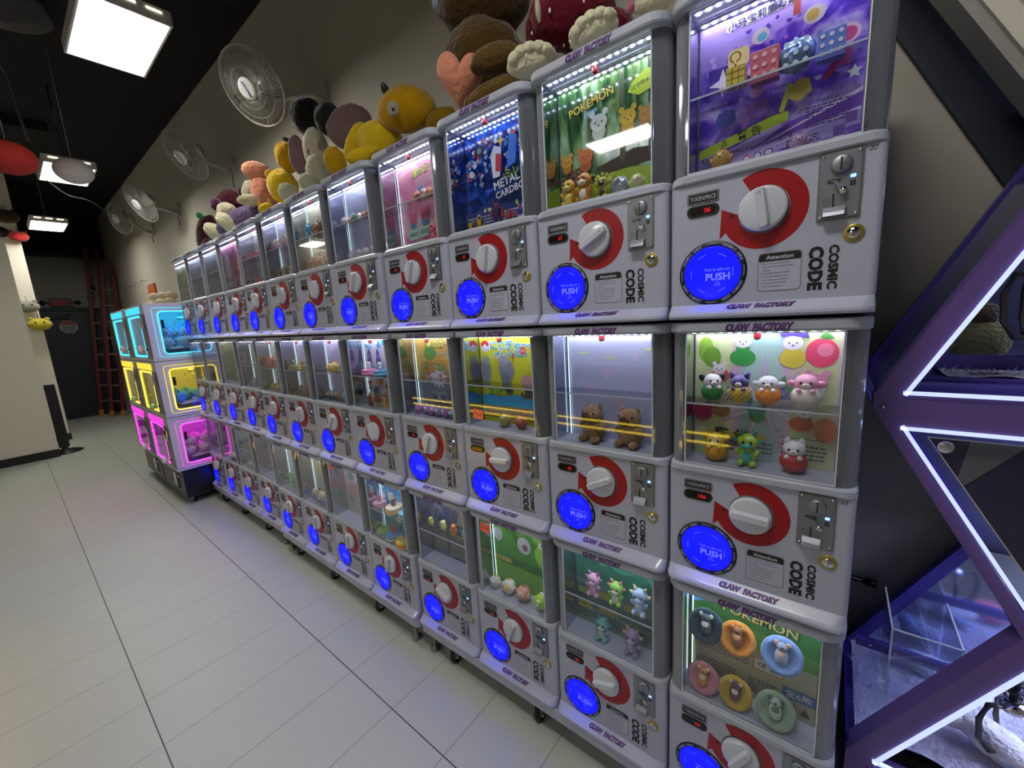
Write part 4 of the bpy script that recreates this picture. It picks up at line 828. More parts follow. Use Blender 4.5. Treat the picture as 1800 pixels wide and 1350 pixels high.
SP[1, 5] = dict(d='lavender backing and yellow fish figurine', bg='b8b0d0', dig='05', rot=35, led=1, shelf=1, sh=[('b', 8, ['c8c0dc', 'a8a0c4'], 26, .1, .1, .9, .9, .05)],
  figs=[F('round', 'e0c048 f0e0a0 d89030', .0, 1, 1.1, 'round yellow fish figurine'), F('round', 'd8b040 ecd890 c88028', -.05, 1, .9, 'yellow fish figurine'), F('round', 'd8c8d8 e8e0e8 c890a8', .095, 1, .6, 'tiny pale figurine')] + cluster('round', ['8c7048 c8a878 5c8cb0', '6c98b8 a8c8d8 8c6438', 'a8804c d0b080 48708c'], 6, 0, .95, 'small brown and blue bird figurine', 53))
SP[1, 6] = dict(d='lilac dotted backing and food figurines', bg='b9b2cc', dig='06', rot=15, led=1, shelf=1, sh=[('b', 14, ['9c78b0', 'a890c0'], 27, .1, .1, .9, .9, .03)],
  figs=cluster('cake', ['8c6030 c8a058 6c9048', '5c8c4c a8c878 d8c048', 'd8c83c e8e080 8c6030'], 5, 1, .8, 'brown, green or yellow food figurine', 54) + cluster('cake', ['7c4c34 a87858 c8a878', '8c5c44 688048 b89068'], 6, 0, .85, 'brown food figurine', 55))
SP[1, 7] = dict(d='white backing printed with green circles', bg='b9bcb8', dig='05', rot=5, led=1, shelf=1, sh=sum([[('e', u, v, .10, .10, '6a8870'), ('e', u, v, .08, .08, 'c0c4c0'), ('e', u, v, .04, .045, '6a8870')] for u, v in ((.1, .85), (.45, .86), (.85, .8), (.2, .42), (.5, .42))], []),
  figs=cluster('critter', ['c84c30 e08860 983420', 'd05838 e8a080 a83c24'], 5, 1, .95, 'red-orange figurine', 56, -.11, .06) + cluster('round', ['c8b048 e0d088 8c7c30', 'b89c3c 7c8c48 d8c060'], 5, 0, .95, 'yellow-olive figurine', 57))
SP[1, 8] = dict(d='dark grey poster with coral figure', bg='7c7a80', dig='06', rot=-10, led=1, shelf=1, sh=[('b', 14, ['4a4648', 'a8a4a8', '5c5858'], 28, .05, .6, .95, .95, .07), ('r', 0, 0, 1, .42, '8c88a8'), ('e', .5, .5, .10, .18, 'e07868'), ('b', 24, ['3c3a5c', '6a6494', 'd8d8e8'], 29, .05, .08, .95, .4, .045), ('r', 0, .50, 1, .53, 'd0d0d8')], figs=cluster('critter', ['4a4870 a8a8c8 8884b0', 'c8c8d8 686490 4a4870'], 5, 0, .85, 'small purple-grey figurine', 58))
SP[1, 9] = dict(d='olive striped poster', bg='olive', dig='05', rot=5, led=0, sh=[('p', [(.0, .8), (.9, 1), (1, .97), (.1, .76)], 'dce0b0'), ('p', [(.3, .5), (.5, .95), (.6, .95), (.42, .5)], 'c8d048'), ('b', 20, ['8c9448', '6c7438', 'd0d498'], 30, .05, .1, .95, .7, .05), ('l', .1, .12, .9, 3, .04, '5c6038')], figs=[])
SP[1, 10] = dict(d='mauve and pink poster', bg='a49cb8', dig='06', rot=0, led=0, shelf=1, sh=[('b', 26, ['b87ca8', 'c8c0d8', '8c80b0', 'a8606c'], 31, .05, .1, .95, .95, .06)], figs=[])
SP[1, 11] = dict(d='pale grey backing, mostly empty', bg='adb0be', dig='05', rot=0, led=0, shelf=1, sh=[('b', 8, ['c4c8d0', '9ca0b0'], 32, .1, .1, .9, .9, .07)], figs=[])
# ---- bottom row
SP[2, 0] = dict(d='blue sky and meadow poster over bean-bag figurines', bg='5c9c58', dig='07', rot=30, led=1, sh=[
  ('r', 0, .72, 1, 1, '58b0d8'), ('e', .1, .93, .12, .05, 'a8d8ec'), ('e', .35, .97, .10, .03, 'd0e8f0'), ('p', [(0, .72), (.2, .80), (.5, .74), (.8, .82), (1, .76), (1, .5), (0, .5)], '3f8c40'), ('p', [(.0, .6), (.4, .68), (1, .58), (1, .45), (0, .45)], '68a83c'), ('e', .48, .88, .27, .085, 'ecd820'), ('e', .64, .84, .18, .05, 'd8c418'),
  ('t', .56, .76, .58, 'POKEMON', 'd8d07c', '3a5c28', -4), ('r', 0, .0, 1, .46, 'c8c49c'), ('r', .0, .46, .62, .50, 'b0c028'), ('t', .30, .48, .3, '△ 警 告', '38441c'), ('l', .03, .43, .50, 5, .03, 'a84838'), ('r', .53, .30, .77, .42, 'd87838'), ('r', .54, .31, .76, .41, 'e8e4d4'), ('t', .60, .36, .07, 'CE', '302c28'), ('l', .66, .39, .75, 3, .03, '6c6458'), ('r', .76, .16, 1, .26, '4a84c0'), ('t', .88, .21, .2, '全6款', 'f0f4fc', '28508c'), ('r', .78, .05, .86, .12, 'c03c38'), ('p', [(.89, .05), (.97, .05), (.93, .12)], '3c3c38'), ('l', .5, .2, .72, 6, .025, '5c5448'), ('l', .05, .2, .4, 5, .03, '6c6454')],
  figs=[F('tray', '22404a 2c4a54 e0d8c0', -.094, 1, 1.15, 'dark teal cushion figurine with a cream belly'), F('tray', 'd89038 8c5430 c89858', -.022, 1, 1.1, 'orange cushion figurine with a brown cat', v=0), F('tray', '7c9ccc 8c98a8 d8a890', .070, 1, 1.15, 'blue cushion figurine with a grey koala'),
        F('tray', 'd88c9c d8a048 ecdcb0', -.098, 0, 1.05, 'pink cushion figurine with an orange fox'), F('tray', 'd0b030 6c3430 e0d8d0', -.022, 0, 1.05, 'yellow cushion figurine with a maroon animal'), F('tray', 'a0b898 c0ccc0 607c60', .064, 0, 1.15, 'sage green cushion figurine with a pale animal')])
SP[2, 1] = dict(d='green dragon poster', bg='2c7c64', dig='06', rot=70, led=0, shelf=1, sh=[
  ('p', [(0, .0), (1, .0), (1, .45), (0, .5)], '6c9480'), ('b', 14, ['2f6c50', '3f9070', '1f5c48'], 33, .05, .45, .95, .95, .07), ('e', .58, .82, .17, .10, '2c9474'), ('e', .52, .84, .04, .03, '8ce0b0'), ('e', .68, .84, .04, .03, '8ce0b0'), ('p', [(.45, .88), (.42, .97), (.52, .91)], '48b088'), ('p', [(.70, .9), (.76, .97), (.76, .87)], '48b088'), ('t', .94, .80, .07, '大', '90e058'), ('t', .94, .71, .07, '吉', '90e058'), ('r', .02, .34, .2, .42, 'c8c03c'), ('r', .28, .36, .52, .44, 'c8c03c'), ('r', .60, .33, .84, .41, 'c8c03c'), ('r', .02, .18, .2, .26, 'c8c03c'), ('r', .28, .20, .52, .28, 'c8c03c'), ('l', .02, .32, .9, 4, .035, '203c34'), ('l', .02, .14, .9, 3, .035, '203c34')],
  figs=[F('critter', 'c890b0 e0b0c4 a868a0', -.056, 1, 1.15, 'pearly pink dragon figurine'), F('critter', '8ccc50 e8dcd0 dc7c8c', .018, 1, 1.15, 'lime green dragon figurine'), F('critter', 'a8c0dc c8d4e8 e0d8a0', .090, 1, 1.25, 'pale blue dragon figurine with cream horns'), F('critter', '6cb8b0 d8ccc0 4c98a0', -.030, 0, 1.15, 'teal and cream dragon figurine'), F('critter', 'a890b8 c0a8cc d0b878', .066, 0, 1.25, 'mauve dragon figurine')])
SP[2, 2] = dict(d='green hills poster with a frog', bg='hills', dig='06', rot=22, led=1, note=(-.105, .575), sh=[
  ('p', [(0, .55), (.1, .72), (.3, .70), (.42, .58), (.6, .66), (.8, .6), (1, .52), (1, .3), (0, .3)], '4a9c30'), ('p', [(.0, .85), (.3, .92), (.5, .86), (.5, 1), (0, 1)], '1f3c1c'), ('e', .55, .90, .09, .10, 'c07c5c'), ('e', .56, .96, .05, .02, 'e0d0c8'), ('e', .82, .88, .13, .12, '3c94c8'), ('e', .84, .88, .085, .09, 'd8dce4'), ('e', .85, .82, .03, .02, 'e0a040'), ('e', .08, .66, .08, .10, 'c8d0cc'), ('e', .52, .62, .11, .12, 'c0c8c8'), ('e', .54, .60, .04, .05, '8c6058'), ('e', .86, .56, .17, .17, '8cd030'), ('e', .80, .70, .045, .045, 'f0f4e8'), ('e', .90, .70, .045, .045, 'f0f4e8'), ('e', .80, .705, .015, .02, '202820'), ('e', .90, .705, .015, .02, '202820'), ('r', 0, 0, 1, .3, '78b83c'), ('r', .02, .32, .3, .38, 'c0b840'), ('l', .3, .38, .95, 3, .03, '284c20')],
  figs=[F('round', 'd8d8cc e8e4dc d0a030', -.112, 0, 1.0, 'white bird figurine against the left side'), F('round', 'e4e2d4 ecc860 d89830', -.045, 0, 1.2, 'woolly cream sheep figurine', v=1), F('round', 'e8a48c f0c0a8 c84848', .022, 0, 1.2, 'peach pig figurine'), F('round', 'b0dc30 c8e860 f0f4e8', .102, 0, 1.25, 'lime round figurine')])
SP[2, 3] = dict(d='blue denim poster and open shelf', bg='denim', dig='05', rot=115, led=0, shelf=1, sh=[('b', 10, ['d87890', 'c0607c', '304c80'], 34, .1, .6, .9, .95, .05), ('p', [(.25, .55), (.35, .98), (.45, .98), (.42, .55)], '2c4478'), ('p', [(.55, .55), (.70, .95), (.85, .9), (.75, .55)], '8c8478'), ('r', .0, .0, .33, .42, '5c6470'), ('r', .36, .05, .80, .40, '848870'), ('l', .04, .38, .30, 9, .035, 'a8a878'), ('l', .38, .34, .78, 8, .035, '50544c'), ('r', .38, .36, .78, .39, 'b8b048')],
  figs=[F('lizard', 'd8d04c b8c83c', -.100, 1, 1.1, 'yellow star-shaped creature figurine'), F('lizard', 'dce07c c8d058', -.022, 1, 1.25, 'pale yellow starry creature figurine'), F('lizard', 'e0842c d86c20', .040, 1, 1.25, 'orange starry creature figurine'), F('lizard', '9cc890 7cb0a0', .105, 1, 1.15, 'mint green creature figurine')])
SP[2, 4] = dict(d='blue water poster and round cake figurines', bg='water', dig='06', rot=15, led=1, shelf=1, sh=[('b', 10, ['e06c98', 'f0a8c0'], 35, .05, .82, .95, .97, .07), ('e', .75, .86, .12, .05, 'd04c84'), ('b', 16, ['58b0d8', '2c80c0', 'e8f0f4'], 36, .05, .5, .95, .8, .07), ('r', 0, 0, 1, .46, '58a8b0'), ('p', [(0, .36), (1, .44), (1, .52), (0, .46)], 'c8c048'), ('b', 12, ['4c9ccc', 'c8dc70', 'e8d858'], 37, .05, .02, .95, .35, .06)],
  figs=[F('cake', 'd8a8b8 c04860 c86848', -.105, 1, .95, 'pink float figurine at the left side'), F('cake', 'e8dcb0 e0a850 8c5c40', .012, 1, 1.2, 'cream round float figurine'), F('cake', '6cc0e0 e8e4b0 e8e8f0', .105, 1, 1.1, 'light blue float figurine'), F('cake', 'a8c83c 4cb0c8 78b83c', -.100, 0, 1.0, 'green float figurine'), F('cake', '5c9cdc e0d458 d04848', -.012, 0, 1.2, 'blue and yellow tub figurine'), F('cake', 'e4cc3c b84838 4870b8', .080, 0, 1.4, 'yellow drum figurine with a red stripe')])
SP[2, 5] = dict(d='pink scalloped poster with an orange note', bg='c8b4c0', dig='06', rot=5, led=0, note=(-.115, .60), sh=[('p', [(0, .75), (.2, .70), (.4, .75), (.6, .68), (.8, .74), (1, .68), (1, 1), (0, 1)], 'dca8b8'), ('e', .62, .88, .05, .10, 'e8e8ec'), ('e', .25, .70, .12, .08, '58906c'), ('e', .75, .58, .12, .09, '688c84'), ('p', [(.1, .5), (.35, .58), (.6, .5), (.9, .54), (.9, .36), (.1, .36)], 'c89080'), ('r', 0, 0, 1, .36, 'a8aca0'), ('e', .2, .25, .07, .08, '7c9c70'), ('e', .8, .2, .09, .09, '7c9070')], figs=[])
SP[2, 6] = dict(d='cream puppy-face poster and ball figurines', bg='c8c494', dig='05', rot=5, led=1, sh=[('e', .20, .86, .05, .05, '8c8448'), ('e', .62, .86, .05, .05, '8c8448'), ('e', .38, .80, .15, .10, 'dcd8b8'), ('e', .38, .82, .03, .02, '3c3c34'), ('p', [(.32, .76), (.38, .78), (.44, .76), (.38, .755)], '3c3c34'), ('r', 0, 0, 1, .42, 'a8ac90')],
  figs=cluster('fruit', ['4c6cc8 e0c890 2c3c78', 'b83c38 e8d0a0 7c2824', '3c58b0 ece0b0 a89048'], 4, 0, 1.2, 'ball figurine with cream head', 59, -.11, .10))
SP[2, 7] = dict(d='white backing and green leafy figurines', bg='c6ccc8', dig='06', rot=10, led=1, sh=[('e', .10, .90, .12, .10, 'e08c9c'), ('e', .16, .93, .05, .05, 'f0b8c0'), ('b', 8, ['d8dcd8', 'b0b8b4'], 38, .2, .5, .9, .95, .08)],
  figs=cluster('plant', ['78b83c 5c8c34', '68a840 4c7c2c'], 4, 0, 1.5, 'green leafy stacked figurine', 60, -.11, .11))
SP[2, 8] = dict(d='blue-grey crowded poster', bg='clutter', dig='05', rot=5, led=0, sh=[('b', 30, ['3c4868', '98a0b8', 'c8b050', '68708c'], 39, .05, .05, .95, .95, .06)], figs=[])
SP[2, 9] = dict(d='pale green backing and grey figurines', bg='a8bcac', dig='06', rot=0, led=0, shelf=1, sh=[('b', 14, ['8cb098', 'c0d0c4', '78909c'], 40, .05, .1, .95, .95, .06)], figs=cluster('round', ['8c9ca0 c0ccd0 6c7c84', 'b0bcb8 d8e0dc 788c84'], 5, 0, .85, 'small grey-green figurine', 61))
SP[2, 10] = dict(d='peach and pink poster and cream figurines', bg='d0b0b0', dig='05', rot=0, led=0, sh=[('b', 20, ['e888a8', 'c8d0a0', 'e0b8b8', 'f068b8'], 41, .05, .1, .95, .95, .07)], figs=cluster('round', ['e0d8a8 f0e8d0 d8a058', 'e8e0c8 f0d8c8 c88c70'], 4, 0, 1.0, 'cream figurine', 62))
SP[2, 11] = dict(d='clear panel glowing pink from the neighbour', bg='c0a8c4', dig='05', rot=0, led=0, sh=[('b', 10, ['d8b8d8', 'c898c8'], 42, .1, .1, .9, .9, .08)], figs=[])  # backing and blobs coloured pink to paint the glow spilling from the neighbour

RB = (.133, .777, 1.421)       # base height of bottom, middle, top machine
ROWN = ('top', 'middle', 'bottom')
NTH = ('nearest', 'second', 'third', 'fourth', 'fifth', 'sixth', 'seventh', 'eighth', 'ninth', 'tenth', 'eleventh', 'farthest')
ORD = ('first', 'second', 'third', 'fourth', 'fifth', 'sixth')
RK = [(0, 0, 0), (-.0096, -.0063, -.009), (-.0215, .0214, .0015)]
GRP = ('capsule machines in the top row', 'capsule machines in the middle row', 'capsule machines in the bottom row')
def to_world(i, row, lx, ly, lz):
    rk = i // 4; dx, dy, yaw = RK[rk]; pv = -(4 * rk - .5) * .36
    px = -i * .36 + .09 - pv + lx
    return (pv + dx + cos(yaw) * px - sin(yaw) * ly, dy + sin(yaw) * px + cos(yaw) * ly, RB[2 - row] + lz), math.degrees(yaw)
for row in range(3):
    for i in range(12):
        sp = SP[row, i]; loc, yaw = to_world(i, row, 0, 0, 0)
        R = empty('capsule_machine', loc, yaw)
        tag(R, 'white capsule machine with %s, %s in %s row' % (sp['d'], NTH[i], ROWN[row]), 'capsule machine', GRP[row])
        if len(R['label'].split()) > 16: R['label'] = '%s row capsule machine with %s' % (('nearest ' if i == 0 else '') + ROWN[row], sp['d'])
        for nm in TOPS:
            c = link_part(P[nm], R)
            if nm == 'red_arrow': pass
            if nm == 'knob': c.rotation_euler = (0, RAD(sp['rot']), 0)
            if nm == 'display_liner': pass
        po = poster(sp['bg'], sp['sh'], R)
        if sp.get('shelf'): c = link_part(P['shelf'], R); c.location = (0, 0, L1 - .0015)
        if sp.get('led'): c = link_part(P['led_tube'], R); c.location = (-.136, .074, 0)
        if sp.get('note'): c = link_part(P['note'], R); c.location = (sp['note'][0], -.0012, sp['note'][1]); c.rotation_euler = (0, RAD(4), 0); c['label'] = 'orange handwritten note'
        dg = bpy.data.objects.new('price_digits', digits(sp['dig'])); COL.objects.link(dg)
        dg.parent = [c for c in R.children if c.name.startswith('price_display')][0]
        if i == 0 and row < 2:
            t_ = MB(); t_.text(('22', '23')[row], 1, m_print, .158, .279, -.0004, w=.011, shear=.3); t_.build('marker_number', R)
        cnt = {}
        for f_ in sp['figs']: cnt[f_[3], f_[5]] = cnt.get((f_[3], f_[5]), 0) + 1
        seen = {}
        for (kind, cs, x, lv, s, desc, v, y, rz) in sp['figs']:
            z = (L1, L0)[1 - lv] if sp.get('shelf') else (L0 if lv == 0 else L1)
            if kind == 'tray' and lv == 1: z = L0 + .155
            wl, yw = to_world(i, row, x, y, z)
            o = fig(kind, cs, v, wl, s, yw + rz)
            n = cnt[lv, desc]; seen[lv, desc] = seen.get((lv, desc), 0) + 1
            place = '%s %s row machine' % (('nearest', 'second', 'third', 'fourth', 'fifth', 'sixth', 'seventh', 'eighth', 'ninth', 'tenth', 'eleventh', 'farthest')[i], ROWN[row])
            if n > 1: lab = '%s, %s of %d %s, %s' % (desc, ORD[seen[lv, desc] - 1], n, 'on shelf' if lv else 'at bottom', place)
            else: lab = '%s, %s, %s' % (desc, 'upper' if lv else 'lower', place)
            w_ = lab.split()
            if len(w_) > 16: lab = lab.replace(' figurine', '')
            tag(o, lab, CATS[kind], 'prizes in the %s %s row machine' % (NTH[i], ROWN[row]))
    # spare capsules behind the sheet of the nearest machine, seen through the clear side
    R_ = random.Random(row)
    for q in range(10):
        loc, yw = to_world(0, row, .150 - .002 * (q % 3), .12 + .052 * (q % 5), .3105 + .050 * (q // 5) + .001)
        o = fig('capsule', [['d8a8d8', '9cc8e0', 'e0d8b8', 'c8a0b8', 'a8d0b8'][(q + row) % 5], 'd0d0d8'], 0, loc, 1.0, R_.uniform(0, 360))
        tag(o, 'round prize capsule behind the clear side of the nearest %s machine' % ROWN[row], 'capsule', 'capsules in the nearest %s machine' % ROWN[row])
dead = []
for nm in P: dead += [P[nm]] if P[nm].parent is None else []
dead += [g_ for o in list(dead) for g_ in o.children] + [hold]
for o in dead: bpy.data.objects.remove(o)
P.clear()

# ================================================================ RACKS under the machines
for rk in range(3):
    dx, dy, yaw = RK[rk]; pv = -(4 * rk - .5) * .36
    R = empty('machine_rack', (pv + dx, dy, 0), math.degrees(yaw))
    x1 = -.18 + .09 + .1775 + .003; x0 = x1 - .36 * 4 + .002
    x1 -= 0
    b = MB(); b.loft([(x0 + .003, x1 - .003, -.016, MD, .02, .004, .090), (x0, x1, -.020, MD, .024, .004, .094), (x0, x1, -.020, MD, .024, .004, .128), (x0 + .003, x1 - .003, -.016, MD, .022, .004, .1325)], m_body, n=5)
    b.build('base_rail', R)
    for (fx, fy) in ((x0 + .055, .01), (x1 - .055, .01), (x0 + .055, .36), (x1 - .055, .36)):
        f = MB(); f.rev([(0.0, 0), (.021, 0), (.023, .004), (.021, .012), (.010, .020), (.007, .024), (.007, .090)], mat('foot_steel', '8d8d90', .3, .9), 20, Matrix.Translation((fx, fy, 0))); f.build('levelling_foot', R)
    for fx in (x0 + .18, x0 + .62, x1 - .36):
        for fy in (.02, .34):
            c = MB(); c.box((fx, fy, .086), (.06, .06, .008), mat('caster_zinc', 'a8a8a8', .35, .9), bev=.001); c.box((fx - .014, fy, .058), (.003, .04, .05), mat('caster_zinc', 'a8a8a8', .35, .9)); c.box((fx + .014, fy, .058), (.003, .04, .05), mat('caster_zinc', 'a8a8a8', .35, .9))
            c = c.build('caster', R); w = MB(); w.cyl((fx - .010, fy - .004, .026), (fx + .010, fy - .004, .026), .0258, m_blk, 24); w.cyl((fx - .0165, fy - .004, .026), (fx + .0165, fy - .004, .026), .006, m_chrome, 12); w.build('wheel', c)
    tag(R, ('white wheeled rack carrying the nearest twelve capsule machines', 'white wheeled rack under the middle four machine columns', 'white wheeled rack under the farthest four machine columns')[rk], 'rack', 'wheeled racks under the capsule machines')

PL = [
 ('maroon_bear_plush', 'maroon plush bear with cream muzzle at the far end of the machine tops', [
  ('body', (-3.967, 0.28, 2.268), (0.091, 0.091, 0.166), (11, 9, 75), '330a14'),
  ('head', (-3.338, 0.28, 2.397), (0.107, 0.087, 0.097), (14, -5, 69), '3a0c18'),
  ('muzzle', (-3.043, 0.13, 2.261), (0.059, 0.046, 0.057), (14, -19, 67), 'b0aa90'),
  ('nose', (-3.145, 0.11, 2.322), (0.036, 0.029, 0.041), (14, -5, 71), '40183a'),
  ('ear', (-3.147, 0.29, 2.435), (0.035, 0.019, 0.032), (15, -5, 68), '330a14'),
  ('leaf_collar', (-3.767, 0.18, 2.38), (0.024, 0.013, 0.022), (15, 32, 82), '1f6a40'),
  ('leg', (-3.688, 0.2, 2.142), (0.063, 0.054, 0.054), (10, 22, 77), '330a14'),
 ]),
 ('lavender_skirt_plush', 'plush lying back in lavender trousers with two cream feet', [
  ('body', (-2.845, 0.22, 2.349), (0.05, 0.045, 0.082), (15, 6, 70), '9c9880'),
  ('trousers', (-2.962, 0.2, 2.204), (0.18, 0.054, 0.077), (14, -25, 64), '5c5070'),
  ('foot', (-3.237, 0.1, 2.158), (0.072, 0.041, 0.051), (15, 43, 83), 'bab696'),
  ('foot', (-2.978, 0.1, 2.172), (0.075, 0.038, 0.048), (18, 47, 85), 'bcb89a'),
  ('arm', (-2.705, 0.14, 2.267), (0.059, 0.024, 0.031), (15, -9, 67), 'b8b494'),
 ]),
 ('peach_plush', 'peach coloured plush with a rounded drooping lobe, beside the yellow plush', [
  ('body', (-2.753, 0.27, 2.337), (0.078, 0.07, 0.111), (15, -4, 66), 'c07c62'),
  ('head', (-2.74, 0.24, 2.459), (0.086, 0.046, 0.058), (18, 13, 72), 'cc8a70'),
  ('bow', (-2.479, 0.2, 2.366), (0.026, 0.016, 0.033), (19, -23, 59), 'c89a20'),
 ]),
 ('small_yellow_plush', 'small yellow plush tucked low between the lavender and peach ones', [
  ('body', (-2.369, 0.1, 2.143), (0.04, 0.024, 0.027), (15, -27, 60), 'd8b418'),
  ('ear', (-2.411, 0.09, 2.171), (0.009, 0.007, 0.014), (14, -4, 67), 'd8b418'),
  ('ear', (-2.289, 0.09, 2.161), (0.008, 0.007, 0.014), (15, -4, 66), 'd8b418'),
 ]),
 ('yellow_plush', 'smaller yellow plush with cream feet beside the plush in the black beret', [
  ('body', (-2.421, 0.24, 2.297), (0.085, 0.077, 0.095), (16, -4, 64), 'dcb81a'),
  ('head', (-2.361, 0.26, 2.447), (0.063, 0.057, 0.082), (19, -5, 63), 'cc9c10'),
  ('foot', (-2.118, 0.12, 2.176), (0.046, 0.036, 0.046), (16, -4, 64), 'b8b89c'),
  ('foot', (-1.882, 0.12, 2.171), (0.049, 0.03, 0.037), (17, -4, 61), 'b4b498'),
  ('ribbon', (-2.351, 0.27, 2.542), (0.027, 0.007, 0.012), (21, 14, 69), '141416'),
 ]),
 ('beret_plush', 'long-eared cream plush wearing a big black beret', [
  ('body', (-1.982, 0.24, 2.276), (0.067, 0.06, 0.079), (18, -4, 60), 'b8b49c'),
  ('head', (-2.003, 0.25, 2.379), (0.067, 0.047, 0.108), (20, -4, 60), 'ccc8b8'),
  ('ear', (-2.176, 0.23, 2.405), (0.045, 0.023, 0.097), (19, -1, 63), '7e666a'),
  ('ear', (-1.702, 0.27, 2.409), (0.114, 0.044, 0.089), (25, -27, 45), '7c666a'),
  ('beret', (-2.087, 0.27, 2.578), (0.093, 0.073, 0.091), (24, -17, 54), '19191b'),
  ('beret_bow', (-1.793, 0.22, 2.456), (0.069, 0.048, 0.072), (23, 8, 63), '262828'),
  ('scarf', (-1.687, 0.16, 2.227), (0.05, 0.035, 0.06), (19, -3, 58), 'c89c1a'),
  ('eye', (-1.913, 0.155, 2.328), (0.01, 0.005, 0.022), (20, 3, 63), '8a5c66'),
  ('eye', (-1.804, 0.155, 2.323), (0.016, 0.008, 0.027), (21, -13, 56), '8a5c66'),
 ]),
 ('large_yellow_plush', 'largest yellow plush with a white-ringed eye and a black ribbon', [
  ('body', (-1.431, 0.24, 2.252), (0.098, 0.082, 0.091), (21, -2, 53), 'dcbc24'),
  ('arm', (-1.506, 0.16, 2.259), (0.035, 0.028, 0.086), (24, 27, 68), 'd8b41e'),
  ('leg', (-1.377, 0.1, 2.155), (0.071, 0.022, 0.028), (21, -19, 49), 'd8b41e'),
  ('head', (-1.275, 0.28, 2.35), (0.124, 0.078, 0.087), (25, -9, 46), 'bc9012'),
  ('eye_patch', (-1.23, 0.17, 2.304), (0.024, 0.007, 0.027), (25, 6, 54), 'aaa698'),
  ('pupil', (-1.212, 0.155, 2.291), (0.007, 0.003, 0.007), (25, -2, 51), '0a0a0a'),
  ('tail', (-1.148, 0.35, 2.289), (0.072, 0.035, 0.044), (26, -23, 35), '8c6c12'),
  ('ribbon', (-1.385, 0.26, 2.459), (0.017, 0.009, 0.027), (28, -21, 42), '121214'),
 ]),
 ('brown_bear_plush', 'huge brown plush bear holding a peach heart, its head above the picture', [
  ('body', (-0.825, 0.28, 2.352), (0.147, 0.115, 0.128), (29, 2, 41), '4c3818'),
  ('head', (-0.837, 0.3, 2.558), (0.162, 0.103, 0.114), (34, 2, 41), '46321a'),
  ('arm', (-0.672, 0.15, 2.255), (0.085, 0.034, 0.042), (29, -8, 34), '5a4420'),
  ('leg', (-0.661, 0.12, 2.142), (0.104, 0.03, 0.038), (27, -16, 31), '5a4420'),
  ('paw_pad', (-0.944, 0.2, 2.561), (0.032, 0.018, 0.03), (34, -1, 44), '90a4c4'),
 ]),
 ('berry_plush', 'deep red plush strewn with white seeds, showing two scalloped cream feet', [
  ('body', (-0.454, 0.25, 2.321), (0.135, 0.075, 0.083), (32, 0, 29), '5c1020'),
  ('arm', (-0.544, 0.2, 2.308), (0.038, 0.03, 0.064), (32, 10, 39), '520e1c'),
  ('leg', (-0.306, 0.18, 2.196), (0.065, 0.033, 0.041), (30, 2, 25), '5c1020'),
  ('foot', (-0.479, 0.06, 2.137), (0.067, 0.027, 0.039), (29, -6, 31), 'c6c2a6'),
  ('foot', (-0.292, 0.06, 2.129), (0.061, 0.026, 0.038), (31, -12, 19), 'cac6aa'),
  ('stripe', (-0.488, 0.12, 2.293), (0.008, 0.005, 0.028), (33, -4, 30), 'cfcab4'),
 ]),
 ('cream_plush', 'cream and pink plush foot at the top edge beside the purple machine poster', [
  ('body', (-0.171, 0.14, 2.178), (0.051, 0.018, 0.023), (31, -2, 18), 'cac4aa'),
  ('side_patch', (-0.213, 0.1, 2.164), (0.009, 0.007, 0.013), (32, 10, 28), 'b0607a'),
 ]),
]
def plush(nm, lab, parts, cat='plush toy'):
    bx, by, bz = parts[0][1]; root = empty(nm, (bx, by, 2.062)); o0 = Vector((bx, by, 2.062))
    for k, (pn, c, r, rot, col) in enumerate(parts):
        mb = MB(); cc = Vector(c) - o0
        soft = pn not in ('eye', 'pupil', 'ribbon', 'stripe')
        m = fuzz(col, 60) if soft else toy(col, .5)
        rr = (r[0], r[1] * 1.1, r[2]) if not (nm == 'beret_plush' and pn == 'eye') else (r[0] * .6, r[1], r[2] * .7)
        mb.ell(tuple(cc), rr, m, 32 if soft else 14, 20 if soft else 8, rot=rot, bumpy=.09 if soft else 0, seed=k * 3.1 + bx, fr=2.2)
        if pn == 'foot' and nm == 'berry_plush':
            M = Matrix.Translation(cc) @ Euler([RAD(a) for a in rot]).to_matrix().to_4x4()
            for q in range(5):
                a = RAD(70 - q * 35 + 20); p = M @ Vector((rr[0] * .78 * sin(RAD(-60 + 30 * q)), -.004, rr[2] * .72 * cos(RAD(-60 + 30 * q))))
                mb.ell(tuple(p), (rr[0] * .30, rr[1] * .9, rr[2] * .42), m, 16, 10, rot=(rot[0], rot[1] + (-60 + 30 * q), rot[2]))
        if k == 0:
            w = max(min(rr[0], .12), .05); mb.ell((0, .02, w * .62), (w, min(w, .1), w * .66), m, 24, 14, bumpy=.06, seed=bx)
        if k == 0 and nm == 'berry_plush':
            M = Matrix.Translation(cc) @ Euler([RAD(a) for a in rot]).to_matrix().to_4x4(); R_ = random.Random(4); sm = toy('e6e2d0', .6)
            sd = MB()
            for q in range(16):
                a, b_ = R_.uniform(-1.3, 1.3), R_.uniform(-1.1, 1.1); p = M @ Vector((rr[0] * sin(a) * cos(b_), -rr[1] * cos(a) * cos(b_) * 1.03, rr[2] * sin(b_)))
                sd.ell(tuple(p), (.0035, .003, .0075), sm, 8, 6)
            sd.build('seeds', root)
        mb.build(pn, root)
    tag(root, lab, cat, 'large plush toys on top of the machines')
    return root
